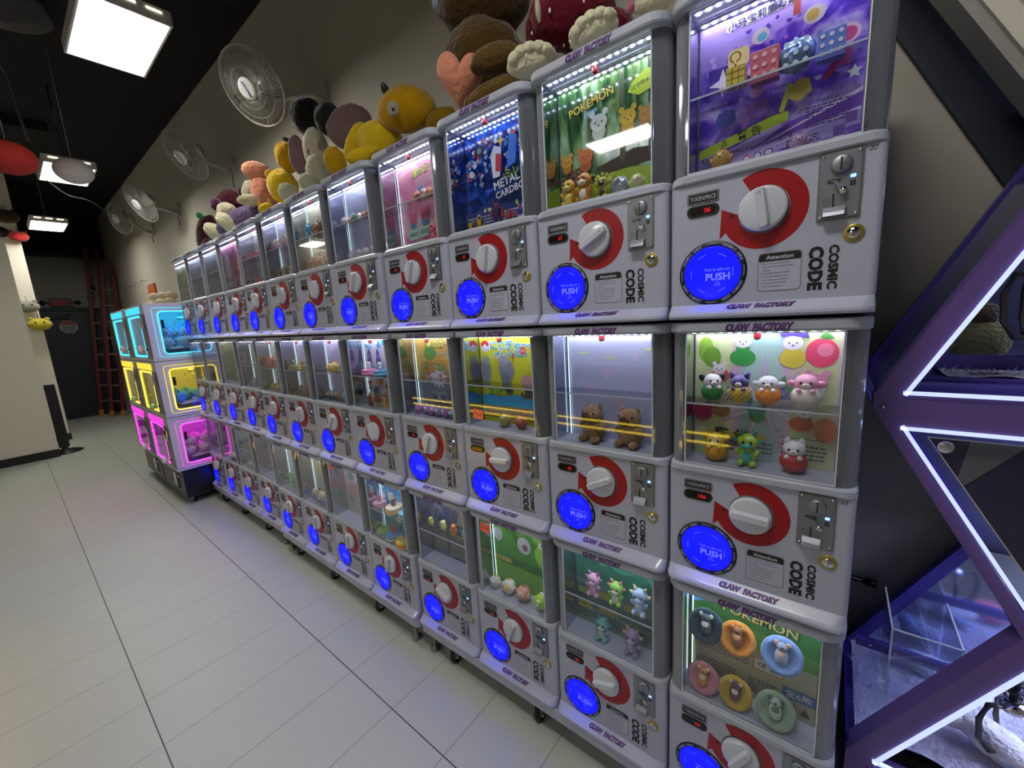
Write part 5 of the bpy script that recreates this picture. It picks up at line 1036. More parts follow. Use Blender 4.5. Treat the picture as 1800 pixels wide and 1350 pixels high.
for nm, lab, parts in PL:
    r = plush(nm, lab, parts)
    if nm == 'brown_bear_plush':
        h = MB(); hp = []
        for k in range(40):
            t = 2 * pi * k / 40; hp.append((16 * sin(t) ** 3 / 17, (13 * cos(t) - 5 * cos(2 * t) - 2 * cos(3 * t) - cos(4 * t)) / 17))
        C0 = Vector((-.800, .115, 2.232)) - Vector(r.location); M = Matrix.Translation(C0) @ Euler((RAD(28), RAD(8), RAD(36))).to_matrix().to_4x4()
        vs = []; fs = []; N = 40; LV = [(.0, -.045), (.35, -.043), (.65, -.036), (.86, -.024), (.97, -.010), (1, 0), (.97, .010), (.86, .024), (.6, .036), (0, .045)]
        for s_, d_ in LV: vs += [(x * s_ * .082, d_, z * s_ * .10) for x, z in hp]
        for j in range(len(LV) - 1):
            for k in range(N): fs.append((j * N + k, j * N + (k + 1) % N, (j + 1) * N + (k + 1) % N, (j + 1) * N + k))
        h.add(vs, fs, fuzz('d28a70', 80), True, M); h.build('heart_cushion', r)

# ================================================================ WALL FANS
m_cage = mat('fan_wire', 'b9b9b4', .4, .3); m_fanp = mat('fan_plastic', 'a9a9a4', .45); m_blade = glassy('fan_blade', 'c8c8c4', .55, '8f8f88', refl=.3, rough=.2)
FB = {}
def fan(c, az, el, r, lab, bxz):
    root = empty('wall_fan', (bxz[0], .62, bxz[1])); o0 = Vector((bxz[0], .62, bxz[1])); cc = Vector(c) - o0
    M = Matrix.Translation(cc) @ Matrix.Rotation(RAD(az), 4, 'Z') @ Matrix.Rotation(RAD(-el), 4, 'X')      # local -Y faces out
    RX = Matrix.Rotation(pi / 2, 4, 'X')
    g = MB()
    def circ(rad, y, th, n=48):
        P_ = [M @ Vector((rad * cos(2 * pi * k / n), y, rad * sin(2 * pi * k / n))) for k in range(n + 1)]; g.tube(P_, th, m_cage, 5)
    circ(r, 0, .0035); circ(r * .985, .012, .002)
    dome = lambda q: -.045 * (1 - (q ** 2.4)) 
    for q in (.52, .76): circ(r * q, dome(q), .0012)
    for q in (.45, .8): circ(r * q, .05 * (1 - q ** 3) + .01, .0012)
    for k in range(72):
        a = 2 * pi * k / 72
        g.tube([M @ Vector((r * q * cos(a + .25 * q), dome(q), r * q * sin(a + .25 * q))) for q in (.26, .45, .65, .82, .94, 1)], .0008, m_cage, 3)
        if k % 2 == 0: g.tube([M @ Vector((r * q * cos(a), .06 * (1 - q ** 3), r * q * sin(a))) for q in (.2, .5, .8, .95, 1)], .0008, m_cage, 3)
    g.build('wire_cage', root)
    h = MB(); MH = M @ Matrix.Translation((0, -.040, 0)) @ RX; h.rev([(r * .29, 0), (r * .28, .008), (r * .2, .011), (0, .012)], mat('hub_white', 'd8d8d8', .35), 32, MH); hc = h.build('hub_cap', root)
    h = MB(); v = MB(); v.text('Mercury', 1, C('3a3a8c'), 0, 0, -.0535, bold=.03, shear=.2, w=r * .42, ang=100); h.add(v.v, v.f, C('3a3a8c'), False, M)
    h.build('hub_lettering', hc)
    b = MB()
    for k in range(5):
        a0 = 2 * pi * k / 5; vs = []; n = 8
        for q in range(n + 1):
            rad = r * (.22 + .66 * q / n)
            for w_ in range(7):
                aa = a0 + (w_ / 6 - .5) * 1.02 * (1 - .12 * (q / n) ** 2) + .25 * q / n; vs.append(M @ Vector((rad * cos(aa), .008 + .022 * (w_ / 6 - .5), rad * sin(aa))))
        b.add([tuple(p) for p in vs], [(i * 7 + j, i * 7 + j + 1, (i + 1) * 7 + j + 1, (i + 1) * 7 + j) for i in range(n) for j in range(6)], m_blade, True)
    b.build('blades', root)
    m = MB(); m.rev([(.0, .155), (.045, .150), (.062, .12), (.064, .065), (.055, .05)][::-1], m_fanp, 24, M @ Matrix.Rotation(-pi / 2, 4, 'X')); m.build('motor_housing', root)
    back = M @ Vector((0, .12, -.03)); a = MB(); a.tube([back, back + Vector((0, .03, -.05)), Vector((0, -.10, -.02)), Vector((0, -.03, -.03))], .016, m_fanp, 10, rr=[.020, .017, .016, .022]); a.build('arm', root)
    p = MB(); p.loft([(-.035, .035, -.075, .075, .015, .015, 0), (-.03, .03, -.07, .07, .015, .015, .028)], m_fanp, n=4, M=Matrix.Rotation(pi / 2, 4, 'X') @ Matrix.Identity(4)); p.build('wall_plate', root)
    p = MB(); p.tube([(0, -.03, -.06), (.02, -.04, -.12), (-.01, -.03, -.17), (.0, -.02, -.13)], .003, m_blk, 5); p.build('pull_cord', root)
    tag(root, lab, 'fan', 'white wall fans above the machines')
fan((-2.655, .25, 2.920), 20, -33, .205, 'white wall fan nearest the camera, seen face on beside the large ceiling lamp', (-2.45, 2.92))
fan((-4.10, .25, 2.926), 12, -35, .197, 'second white wall fan from the camera, above the peach plush', (-4.13, 2.92))
fan((-5.826, .25, 2.908), 15, -30, .197, 'third white wall fan, overlapping the farthest one', (-5.93, 2.91))
fan((-7.017, .25, 2.973), 20, -15, .19, 'farthest white wall fan, smallest and lowest in the picture', (-7.23, 2.91))

# ================================================================ MINI CLAW CABINETS (two stacks of three)
m_cab = mat('cabinet_white', 'c6c4d2', .35, coat=.3); m_col = mat('cabinet_column', '6c6a70', .3, .5)
def claw_cab(x1, z0, name, gc, base, pos):
    W_, D_, H_ = .755, .62, .47; x0 = x1 - W_; y0 = -.22; root = empty('mini_claw_machine', (x1 - W_ / 2, y0, z0)); o = Vector(root.location)
    T = Matrix.Translation(-o); gm = glow('neon_' + name, gc, 2.4); gm2 = glow('neon_soft_' + name, gc, 0.9)
    b = MB()
    b.box(((x0 + x1) / 2, y0 + D_ / 2, z0 + .012), (W_ - .002, D_, .024), m_cab, T, bev=.003); b.box(((x0 + x1) / 2, y0 + D_ / 2, z0 + H_ - .014), (W_ - .002, D_, .024), m_cab, T, bev=.003)
    b.box(((x0 + x1) / 2, y0 + D_ - .01, z0 + H_ / 2), (W_ - .004, .018, H_ - .05), m_cab, T); b.box((x0 + .01, y0 + D_ / 2, z0 + H_ / 2), (.018, D_ - .004, H_ - .05), m_cab, T)
    # right side with a window opening
    ya, yb, za, zb = y0 + .085, y0 + D_ - .10, z0 + .062, z0 + .395
    for (cy, dy, cz, dz) in (((y0 + ya) / 2, ya - y0, z0 + H_ / 2, H_ - .048), ((yb + y0 + D_) / 2, y0 + D_ - yb, z0 + H_ / 2, H_ - .048), ((ya + yb) / 2, yb - ya, (z0 + .024 + za) / 2, za - z0 - .024), ((ya + yb) / 2, yb - ya, (zb + z0 + H_ - .024) / 2, z0 + H_ - .024 - zb)):
        b.box((x1 - .010, cy, cz), (.018, dy, dz), m_cab, T)
    b.build('cabinet_shell', root)
    w = MB(); w.box((x1 - .012, (ya + yb) / 2, (za + zb) / 2), (.004, yb - ya + .01, zb - za + .01), m_clear, T); wn = w.build('side_window', root)
    w = MB()
    lp_ = [(p[0], p[1]) for p in ring_rr(ya - .006, yb + .006, za - .006, zb + .006, .03, .03, 5)]; lp_.append(lp_[0])
    w.tube([(x1 + .001 - o.x, a - o.y, c - o.z) for a, c in lp_], .0042, gm, 6); w.build('neon_border', wn)
    w = MB(); lp_ = [(p[0], p[1]) for p in ring_rr(ya - .040, yb + .040, za - .032, zb + .035, .02, .02, 4)]; lp_.append(lp_[0])
    w.tube([(x1 + .0005 - o.x, a - o.y, c - o.z) for a, c in lp_], .002, gm2, 5); w.build('thin_border', wn)
    w = MB(); w.box((x1 + .003, ya + .015, z0 + .30), (.006, .02, .07), m_blk, T, bev=.002); w.build('latch', wn)
    # front: header, door, control column
    h = MB(); h.box(((x0 + x1) / 2, y0 + .012, z0 + H_ - .045), (W_ - .004, .022, .072), m_cab, T, bev=.004); h.box((x0 + .325, y0 - .001, z0 + H_ - .045), (.54, .006, .052), gm2, T, bev=.004)
    v = MB(); v.text('CLAW  ' + 'MACHINE', 1, C('2a6a8c'), x0 + .325 - o.x, z0 + H_ - .045 - o.z, y0 - .0045 - o.y, bold=.02, w=.36, h=.024) if 0 else None
    h.build('lit_header', root)
    d_ = MB(); d_.box((x0 + .30, y0 + .010, z0 + .20), (.54, .004, .355), m_clear, T); dr_ = d_.build('front_door', root)
    d_ = MB()
    for q in (x0 + .035, x0 + .565): d_.box((q, y0 + .010, z0 + .20), (.04, .016, .36), m_cab, T, bev=.003)
    d_.box((x0 + .30, y0 + .010, z0 + .027), (.56, .016, .02), m_cab, T, bev=.003); d_.build('door_frame', dr_)
    d_ = MB(); 
    for q in (x0 + .065, x0 + .535): d_.box((q, y0 + .006, z0 + .205), (.012, .008, .33), gm, T, bev=.002)
    d_.box((x0 + .30, y0 + .006, z0 + .375), (.46, .008, .012), gm, T, bev=.002); d_.box((x0 + .30, y0 + .006, z0 + .042), (.46, .008, .012), gm, T, bev=.002); d_.build('door_neon', dr_)
    c = MB(); c.box((x1 - .085, y0 + .006, z0 + .21), (.165, .022, .36), m_col, T, bev=.004); cc = c.build('control_column', root)
    c = MB(); c.box((x1 - .10, y0 - .008, z0 + .315), (.09, .008, .09), m_chrome, T, bev=.003); c.box((x1 - .10, y0 - .0125, z0 + .325), (.006, .002, .05), m_blk, T); c.build('coin_acceptor', cc)
    c = MB(); c.cyl(tuple(Vector((x1 - .09, y0 - .005, z0 + .10)) - o), tuple(Vector((x1 - .09, y0 - .04, z0 + .105)) - o), .006, m_chrome); c.ell(tuple(Vector((x1 - .09, y0 - .052, z0 + .108)) - o), (.026, .022, .026), toy(base, .2), 16, 10); c.build('joystick', cc)
    f = MB(); f.box(((x0 + x1) / 2, y0 + D_ * .55, z0 + .10), (W_ - .06, D_ * .7, .012), mat('prize_floor', 'd0d0da', .4), T); f.box(((x0 + x1) / 2, y0 + .22, z0 + .13), (W_ - .06, .006, .07), m_clear, T); f.build('prize_floor', root)
    f = MB(); f.box(((x0 + x1) / 2, y0 + D_ / 2, z0 + H_ - .032), (W_ - .12, .30, .006), glow('interior_' + name, gc, 3.0), T); f.build('interior_light', root)
    k = MB(); kx = x0 + .42; k.cyl(tuple(Vector((kx, y0 + .3, z0 + .36)) - o), tuple(Vector((kx, y0 + .3, z0 + H_ - .03)) - o), .004, m_chrome); k.ell(tuple(Vector((kx, y0 + .3, z0 + .35)) - o), (.03, .03, .02), m_chrome, 14, 8)
    for a in (0, 120, 240):
        k.tube([Vector((kx, y0 + .3, z0 + .345)) - o, Vector((kx + .05 * cos(RAD(a)), y0 + .3 + .05 * sin(RAD(a)), z0 + .33)) - o, Vector((kx + .05 * cos(RAD(a)), y0 + .3 + .05 * sin(RAD(a)), z0 + .29)) - o, Vector((kx + .02 * cos(RAD(a)), y0 + .3 + .02 * sin(RAD(a)), z0 + .265)) - o], .004, m_chrome, 6)
    k.build('claw', root)
    tag(root, '%s-lit mini claw machine, %s of the %s stack' % (name, {0: 'bottom', 1: 'middle', 2: 'top'}[pos[0]], pos[1]), 'claw machine', 'neon mini claw machines in two stacks')
def ball_toy(loc, r, col, lab, grp, ears=False, seed=0):
    t = empty('round_plush', loc); MB().ell((0, 0, r * .9), (r, r, r * .9), fuzz(col, 150, .5), 20, 14, bumpy=.06, seed=seed).build('body', t)
    for s_ in (-1, 1): MB().ell((s_ * r * .62, 0, r * 1.62), (r * .25, r * .18, r * .3), fuzz(col, 150, .5), 10, 8).build('ear', t)
    e = MB(); 
    for s_ in (-1, 1): e.ell((r * .93, s_ * r * .3, r * 1.0), (r * .06, r * .08, r * .1), toy('101014'), 8, 6)
    e.build('eyes', t); tag(t, lab, 'plush toy', grp)
NC = [('magenta', 'ff3ce0', 'e8e0ea'), ('yellow', 'ffe23c', 'a8e070'), ('cyan', '38dcff', 'f0d8c8')]
for si, sname in ((0, 'near'), (1, 'far')):
    x1 = -4.085 - .762 * si
    for lv in range(3):
        nm, gc, bc = NC[lv]; claw_cab(x1, .315 + .472 * lv, nm, gc, bc, (lv, sname))
    bs = empty('cabinet_base', (x1 - .38, -.18, 0)); b = MB(); b.box((0, .27, .188), (.735, .56, .245), mat('base_black', '17181f', .35), bev=.006); b.build('plinth', bs)
    b = MB(); b.box((.12, -.012, .20), (.14, .008, .16), m_blk, bev=.003); b.box((.12, -.018, .20), (.06, .006, .12), m_chrome, bev=.002); b.cyl((.25, -.012, .25), (.25, -.022, .25), .014, m_chrome); b.build('coin_door', bs)
    for (cx, cy) in ((-.31, .05), (.31, .05), (-.31, .48), (.31, .48)):
        c = MB(); c.box((cx, cy, .062), (.07, .07, .006), m_chrome); c.prism([(cx - .03, .06), (cx + .03, .06), (cx + .012, .02), (cx - .008, .02)], cy - .018, cy - .015, m_chrome); c.prism([(cx - .03, .06), (cx + .03, .06), (cx + .012, .02), (cx - .008, .02)], cy + .015, cy + .018, m_chrome); c = c.build('caster', bs)
        w = MB(); w.cyl((cx, cy - .013, .027), (cx, cy + .013, .027), .027, m_blk, 20); w.build('wheel', c)
    tag(bs, 'black wheeled coin-box plinth under the %s claw machine stack' % sname, 'cabinet base', 'black plinths under the claw machines')
R_ = random.Random(9)
for (z0, col, n, nm, r, grp) in ((.315, 'e8d4e8', 11, 'white plush in the pile behind the magenta-framed side window', .050, 'plush pile in the magenta claw machine'), (.787, '6cc0e8', 5, 'blue round plush behind the yellow-framed side window', .062, 'blue plush in the yellow claw machine'), (1.259, 'a8dcf0', 12, 'pale blue round plush piled behind the cyan-framed side window', .048, 'plush pile in the cyan claw machine')):
    for k in range(n):
        rowk = k // 6; ball_toy((-4.165 - .10 * (k % 2) - .02 * rowk, -.10 + .060 * (k % 6) * (1 if n > 6 else 1.35) + .02 * rowk, z0 + .107 + .078 * rowk), r, col, nm, grp, seed=k)
# objects on and behind the cabinets
for k in range(9):
    x, y, z = -5.35 + .12 * (k % 5) + .05 * (k // 5), .08 + .04 * (k % 3), 1.737 + .07 * (k // 5)
    t = empty('paper_shell', (x, y, z)); m = mat('shell_paper', 'b9ae90', .8); MB().ell((0, 0, .045), (.062, .05, .045), m, 18, 12, bumpy=.1, seed=k).build('shell', t)
    tag(t, 'rounded cream paper shell heaped on top of the claw machines', 'decoration', 'cream shells on top of the claw machines')
o = MB().box((-7.95, .605, 2.10), (.42, .02, .30), mat('orange_board', 'b4562c', .7), bev=.003).build('orange_board'); tag(o, 'orange board leaning on the wall behind the claw machines', 'board')
for k in range(5):
    t = MB(); x = -9.9 + .42 * k; t.cyl((x, .62, 2.33), (x, .56, 2.33), .006, m_steel, 6); t.tube([(x, .56, 2.33), (x, .55, 2.30), (x, .555, 2.36)], .005, m_steel, 5); tag(t.build('wall_hook'), 'small metal hook in the row on the far wall', 'hook', 'wall hooks behind the claw machines')
t = MB(); t.tube([(-5.1, .612, 2.55), (-5.0, .612, 2.2), (-4.95, .612, 1.9), (-4.9, .612, 1.6)], .004, mat('wire_grey', '4c4c48', .7), 5); tag(t.build('wall_cable'), 'thin grey cable running down the wall behind the machines', 'cable')

# ================================================================ FAR END: exit sign, ladders, stand, hanging plushes
t = empty('exit_sign', (-11.19, -.13, 2.20)); MB().box((.02, 0, 0), (.03, .30, .15), mat('sign_dark', '30201f', .5), bev=.003).build('sign_box', t)
m = MB(); v = MB(); v.text('EXIT', 1, glow('exit_red', '8c1828', .12), 0, 0, 0, bold=.03, w=.22, h=.10); m.add(v.v, v.f, glow('exit_red', '8c1828', .12), False, Matrix.Translation((.037, 0, 0)) @ Matrix.Rotation(pi / 2, 4, 'Z')); m.build('exit_lettering', t)
for s_ in (-1, 1): m = MB(); m.cyl((.03, s_ * .21, .0), (.08, s_ * .23, .0), .035, m_blk, 16); m.cyl((.03, s_ * .15, 0), (.03, s_ * .2, 0), .01, m_blk); m.build('emergency_lamp', t)
tag(t, 'dark red EXIT sign with two black lamp heads above the door', 'sign')
t = empty('security_camera', (-11.2, .33, 2.45)); MB().cyl((0, 0, 0), (.05, 0, 0), .05, m_blk, 18).build('mount', t); MB().cyl((.05, 0, 0), (.13, -.02, -.03), .03, m_blk, 16).build('camera_body', t); MB().tube([(.02, 0, -.05), (.04, -.06, -.12), (.05, -.10, -.16), (.05, -.08, -.22)], .006, m_blk, 6).build('cable', t)
tag(t, 'small black camera with dangling cable on the far wall', 'camera')
def ladder(x, y, h, w, lean, lab):
    t = empty('step_ladder', (x, y, 0)); m = mat('ladder_red', '5e120e', .5); L = Matrix.Rotation(RAD(lean), 4, 'X')
    for s_ in (-1, 1): b = MB(); b.box((s_ * .03, s_ * w / 2, h / 2), (.04, .055, h), m, L, bev=.003); b.build('rail', t); f = MB(); f.box((s_ * .03, s_ * w / 2, .06), (.05, .065, .12), mat('ladder_foot', 'a8703c', .6), L, bev=.004); f.build('foot', t)
    for k in range(int(h / .3) - 1):
        b = MB(); b.box((0, 0, .3 + .3 * k), (.05, w, .03), mat('rung_grey', '6c5048', .5), L); b.build('rung', t)
    tag(t, lab, 'ladder', 'red ladders at the dark far end')
ladder(-10.9, .10, 3.2, .14, -5.5, 'taller dark red ladder leaning beside the far door'); ladder(-10.5, .20, 2.85, .15, -6.5, 'shorter red ladder in front, nearer the claw machines')
t = empty('floor_stand', (-7.86, -.66, 0)); MB().box((0, .0, .50), (.05, .10, .86), m_blk, bev=.008).build('panel', t); b = MB(); b.rev([(0, 0), (.17, 0), (.17, .012), (.12, .028), (.03, .05), (.03, .08), (0, .08)], m_blk, 32, Matrix.Scale(1.0, 4)); b.build('base', t)
tag(t, 'slim black floor stand with round foot beside the white partition', 'stand')
def hang(x, y, z, r, col, lab, col2='181818', cat='plush toy'):
    t = empty('hanging_plush', (x, y, z)); MB().ell((0, 0, 0), (r * .8, r * 1.15, r * .8), fuzz(col, 80), 24, 16, bumpy=.06).build('body', t)
    for s_ in (-1, 1): MB().ell((r * .1, s_ * r * .75, r * .72), (r * .18, r * .28, r * .22), fuzz(col, 80), 12, 8).build('ear', t)
    e = MB(); 
    for s_ in (-1, 1): e.ell((r * .74, s_ * r * .4, r * .25), (r * .1, r * .1, r * .12), toy(col2), 8, 6)
    e.build('eyes', t); MB().cyl((-r * .3, 0, r * .8), (-r * .6, 0, r * 1.5), .004, m_steel, 6).build('hook', t); tag(t, lab, cat, 'plush toys hung on the left pillar')
hang(-8.73, -.56, 1.74, .105, 'c8b83c', 'round yellow plush hanging lowest on the left pillar'); hang(-8.74, -.63, 1.99, .10, '96968c', 'pale grey plush in clear bag above the yellow one')
hang(-8.74, -.55, 2.95, .085, 'b0302c', 'red and white plush hanging high on the left pillar'); hang(-8.73, -.62, 3.20, .11, '4c3c2c', 'brown plush hanging topmost on the left pillar')
t = MB(); t.rev([(0, 0), (.06, .005), (.06, .03), (0, .035)], m_blk, 24, Matrix.Translation((-7.63, -.73, 2.80)) @ Matrix.Rotation(pi / 2, 4, 'Y')); tag(t.build('round_bracket'), 'black round fitting near the top of the white partition', 'bracket')

# ================================================================ PURPLE CLAW MACHINE on the right
m_pur = mat('purple_frame', '664e94', .5, coat=.1); m_pin = mat('purple_inner', '3a2f8a', .35, coat=.3); m_navy = mat('purple_navy', '1c1a3e', .12, coat=1.0)
m_ledp = glow('led_cool', 'bccaee', 1.05); m_gpur = glassy('side_glass', 'e4e6f4', .12, '6c70a0', refl=.8, rough=.05, base=.07)
PY0, PY1 = .15, .56
root = empty('purple_claw_machine', (.86, .35, 0)); T = Matrix.Translation(-Vector(root.location))
XR = 1.435
V1 = (.285, 1.250); V1b = (.285, 1.222); TL = (.556, 1.775); WA = (.5255, .795); LL = (.292, .372); LB = (.292, .04)
iv = (.328, 1.254); ivt = (.575, 1.752); jv = (.329, 1.188); jw = (.557, .785); kv = (.340, .374); kw = (.562, .780)
mir = lambda p: (2 * .86 - p[0], p[1])
f = MB()
def both(mb, pts, y0, y1, m, both_=True):
    mb.prism(pts, y0, y1, m, T)
    if both_: mb.prism([mir(p) for p in pts][::-1], y0, y1, m, T)
both(f, [V1, TL, (.60, 1.775), ivt, iv], PY0 - .02, PY0 + .03, m_pur); both(f, [V1, V1b, jv, iv], PY0 - .02, PY0 + .03, m_pur); both(f, [V1b, WA, (.525, .795), jw, jv], PY0 - .02, PY0 + .03, m_pur)
both(f, [WA, LL, kv, kw, jw], PY0 - .02, PY0 + .03, m_pur); both(f, [LL, LB, (.345, .04), (.345, .372)], PY0 - .02, PY0 + .03, m_pur)
f.prism([iv, jv, mir(jv), mir(iv)], PY0 - .02, PY0 + .03, m_pur, T); f.prism([TL, (.60, 1.775), mir((.60, 1.775)), mir(TL), mir((.556, 1.83)), (.556, 1.83)], PY0 - .02, PY0 + .03, m_pur, T)
f.prism([(.33, .352), mir((.33, .352)), mir((.33, .04)), (.33, .04)], PY0 - .02, PY0 + .03, m_pur, T); f.prism([jw, kw, mir(kw), mir(jw)], PY0 - .02, PY0 + .03, m_pur, T)
f.build('front_frame', root)
# side frame edges running back, and rear frame
def edge(s, a, b, w, y0, y1, m): strip(s, (a[0] - .86, a[1]), (b[0] - .86, b[1]), w, y0 - .35, y1 - .35, m)
for seg in ((V1, TL), (V1b, WA), (WA, LL), (LL, LB)):
    for (a, b) in (seg, (mir(seg[1]), mir(seg[0]))):
        sgn = 1
        s = MB()
        if a[0] > .86: edge(s, a, b, .028, PY1 - .03, PY1, m_pin)
        else: edge(s, a, b, -.028 if seg[1] is TL else .028, PY1 - .03, PY1, m_pin)
        s.build('rear_frame_bar', root)
# corner rails running front to back at each profile vertex
s = MB()
for p in (V1, TL, WA, LL):
    for q in (p, mir(p)): s = MB(); s.box((q[0] + (.010 if q[0] < .86 else -.010), (PY0 + PY1) / 2, q[1]), (.020, PY1 - PY0, .022), m_pin, T); s.build('side_rail', root)
g = MB()
def pane(a, b, o_=.006, m=m_gpur):
    for (p, q) in ((a, b), (mir(a), mir(b))):
        k = o_ if p[0] < .86 else -o_
        g.add([(p[0] + k - .86, PY0 + .03 - .35, p[1]), (q[0] + k - .86, PY0 + .03 - .35, q[1]), (q[0] + k - .86, PY1 - .03 - .35, q[1]), (p[0] + k - .86, PY1 - .03 - .35, p[1])], [(0, 1, 2, 3)], m)
for (a, b) in ((V1, TL), (WA, LL)):
    for (p, q, k) in ((a, b, .006), (mir(a), mir(b), -.006)):
        g = MB(); g.add([(p[0] + k - .86, PY0 + .03 - .35, p[1]), (q[0] + k - .86, PY0 + .03 - .35, q[1]), (q[0] + k - .86, PY1 - .03 - .35, q[1]), (p[0] + k - .86, PY1 - .03 - .35, p[1])], [(0, 1, 2, 3)], m_gpur); g.build('side_glass', root)
g = MB()
for (a, b) in ((V1b, WA), (LL, (.292, .12))):
    for (p, q) in ((a, b), (mir(a), mir(b))): g.add([(p[0] - .86, PY0 - .35, p[1]), (q[0] - .86, PY0 - .35, q[1]), (q[0] - .86, PY1 - .35, q[1]), (p[0] - .86, PY1 - .35, p[1])], [(0, 1, 2, 3)], m_pin)
prof = [LB, LL, WA, V1b, V1, TL, (.556, 1.83)]
g.prism([(p[0] + .004, p[1]) for p in prof] + [mir((p[0] + .004, p[1])) for p in prof[::-1]], PY1 - .014, PY1 - .002, mat('rear_panel', '3a3c5c', .3), T); g.build('body_panels', root)
# LED trims
l = MB()
def led(a, b, w=.0066):
    strip(l, (a[0] - .86, a[1]), (b[0] - .86, b[1]), w, PY0 - .026 - .35, PY0 - .018 - .35, m_ledp)
led(iv, ivt, -.0066); led(iv, mir(iv), .0066); led(mir(ivt), mir(iv), -.0066); led(jv, mir(jv), -.0066); led(jv, (.553, .80), .0066); led(mir((.553, .80)), mir(jv), .0066); led(kv, kw, -.0066); led(kv, mir(kv), .0066); led(mir(kw), mir(kv), -.0066)
l.build('led_trim', root)
# upper cabin
u = MB(); u.box((.86, .36, 1.262), (1.05, .34, .018), m_pin, T); u.box((.86, .30, 1.300), (.98, .02, .030), m_pin, T, bev=.002); u.box((.86, .215, 1.268), (1.0, .012, .022), m_pin, T, bev=.002)
for k in range(16): u.box((.40 + .06 * k, .208, 1.268), (.006, .003, .010), m_blk, T)
u.build('upper_deck', root)
def fur(x0, x1, y0, y1, z, seed, name, par, lab=None):
    mb = MB(); n = 46; mm = 26; vs = []; fs = []
    for i in range(n + 1):
        for j in range(mm + 1):
            x = x0 + (x1 - x0) * i / n; y = y0 + (y1 - y0) * j / mm
            vs.append((x - .86, y - .35, z + .012 * noise.noise(Vector((x * 14 + seed, y * 14, 0))) + .006 * noise.noise(Vector((x * 50, y * 50, seed)))))
    for i in range(n):
        for j in range(mm): fs.append((i * (mm + 1) + j, i * (mm + 1) + j + 1, (i + 1) * (mm + 1) + j + 1, (i + 1) * (mm + 1) + j))
    mb.add(vs, fs, fuzz('c8c8dc', 120, 1.0), True); 
    R_ = random.Random(seed)
    fm = fuzz('c8c8dc', 120, 1.0)
    for k in range(2600):
        x, y = R_.uniform(x0, x1) - .86, R_.uniform(y0, y1) - .35; a = R_.uniform(0, 6.28); L = R_.uniform(.012, .026); zz = z + .004
        mb.add([(x - .0012 * sin(a), y + .0012 * cos(a), zz), (x + .0012 * sin(a), y - .0012 * cos(a), zz), (x + L * .8 * cos(a), y + L * .8 * sin(a), zz + L * .6)], [(0, 1, 2)], fm)
    o = mb.build(name, par)
    return o
fo = fur(.40, 1.32, .225, .50, 1.278, 3, 'fur_bed', root)
# lower solid door below the centre band
d = MB(); d.prism([(.372, 1.165), mir((.372, 1.165)), mir((.56, .85)), (.56, .85)], PY0 + .002, PY0 + .010, m_navy, T); dd = d.build('service_door', root)
d = MB(); a = Vector((.372 - .86, 1.165)); b_ = Vector((.56 - .86, .85)); strip(d, a, b_, .0022, PY0 - .002 - .35, PY0 + .001 - .35, mat('door_line', 'a8a098', .4)); strip(d, a, (.488, 1.165), .0022, PY0 - .002 - .35, PY0 + .001 - .35, mat('door_line', 'a8a098', .4)); d.build('door_outline', dd)
d = MB(); d.rev([(.0125, 0), (.0125, .008), (.010, .010), (0, .010)], m_chrome, 24, Matrix.Translation((.398 - .86, PY0 - .35 + .002, 1.150)) @ Matrix.Rotation(pi / 2, 4, 'X')); d.build('door_button', dd)
d = MB(); d.prism([(.43, 1.165), (.50, 1.165), (.43, 1.075), (.42, 1.09)], PY0 - .001, PY0 + .002, mat('grey_tape', '55565c', .5), T); d.build('grey_panel', dd)
# lower cabin
fur(.31, 1.40, .185, .53, .392, 5, 'fur_bed', root)
c = MB(); x0, x1, y0, y1 = .375, .50, .33, .52
for (a, b__) in (((x0, y0), (x1, y0)), ((x0, y0), (x0, y1)), ((x1, y0), (x1, y1))):
    c.box(((a[0] + b__[0]) / 2, (a[1] + b__[1]) / 2, .50), (abs(b__[0] - a[0]) + .003, abs(b__[1] - a[1]) + .003, .20), m_clear, T)
    c.box(((a[0] + b__[0]) / 2, (a[1] + b__[1]) / 2, .60), (abs(b__[0] - a[0]) + .004, abs(b__[1] - a[1]) + .004, .003), m_edge, T)
c.box((x0, y0, .50), (.004, .004, .2), m_edge, T); c.box((x1, y0, .50), (.004, .004, .2), m_edge, T); c.build('clear_chute', root)
c = MB(); c.box((.90, .36, .775), (.46, .26, .008), glow('led_interior', 'd4dcff', 17), T); c.build('lower_interior_light', root); c = MB(); c.box((.92, .36, 1.74), (.40, .2, .008), glow('led_interior2', 'dfe6ff', 8), T); c.build('upper_interior_light', root)
c = MB(); c.box((.60, .375, .505), (.58, .016, .026), m_pin, T, bev=.002)
for k in range(6): c.box((.34 + .05 * k, .3665, .505), (.005, .002, .005), m_chrome, T)
c.build('divider_rail', root)
c = MB(); c.prism([(.32, .40), mir((.32, .40)), mir((.545, .77)), (.545, .77)], PY1 - .018, PY1 - .015, mat('mirror_panel', 'a4acd0', .08, .9), T); c.build('mirror_panel', root)
c = MB(); c.box((.86, .16 + .04, .835), (.62, .05, .05), m_pin, T); v = MB(); v.text('CLAW FACTORY', 1, mat('emboss', '6a62c0', .3), 0, 0, 0, bold=.03, w=.16); 
Mt = Matrix.Translation((.476 - .86 , .325 - .35, .655)) @ Matrix.Rotation(RAD(-36), 4, 'Y') @ Matrix.Rotation(RAD(0), 4, 'Z')
c.build('waist_block', root)
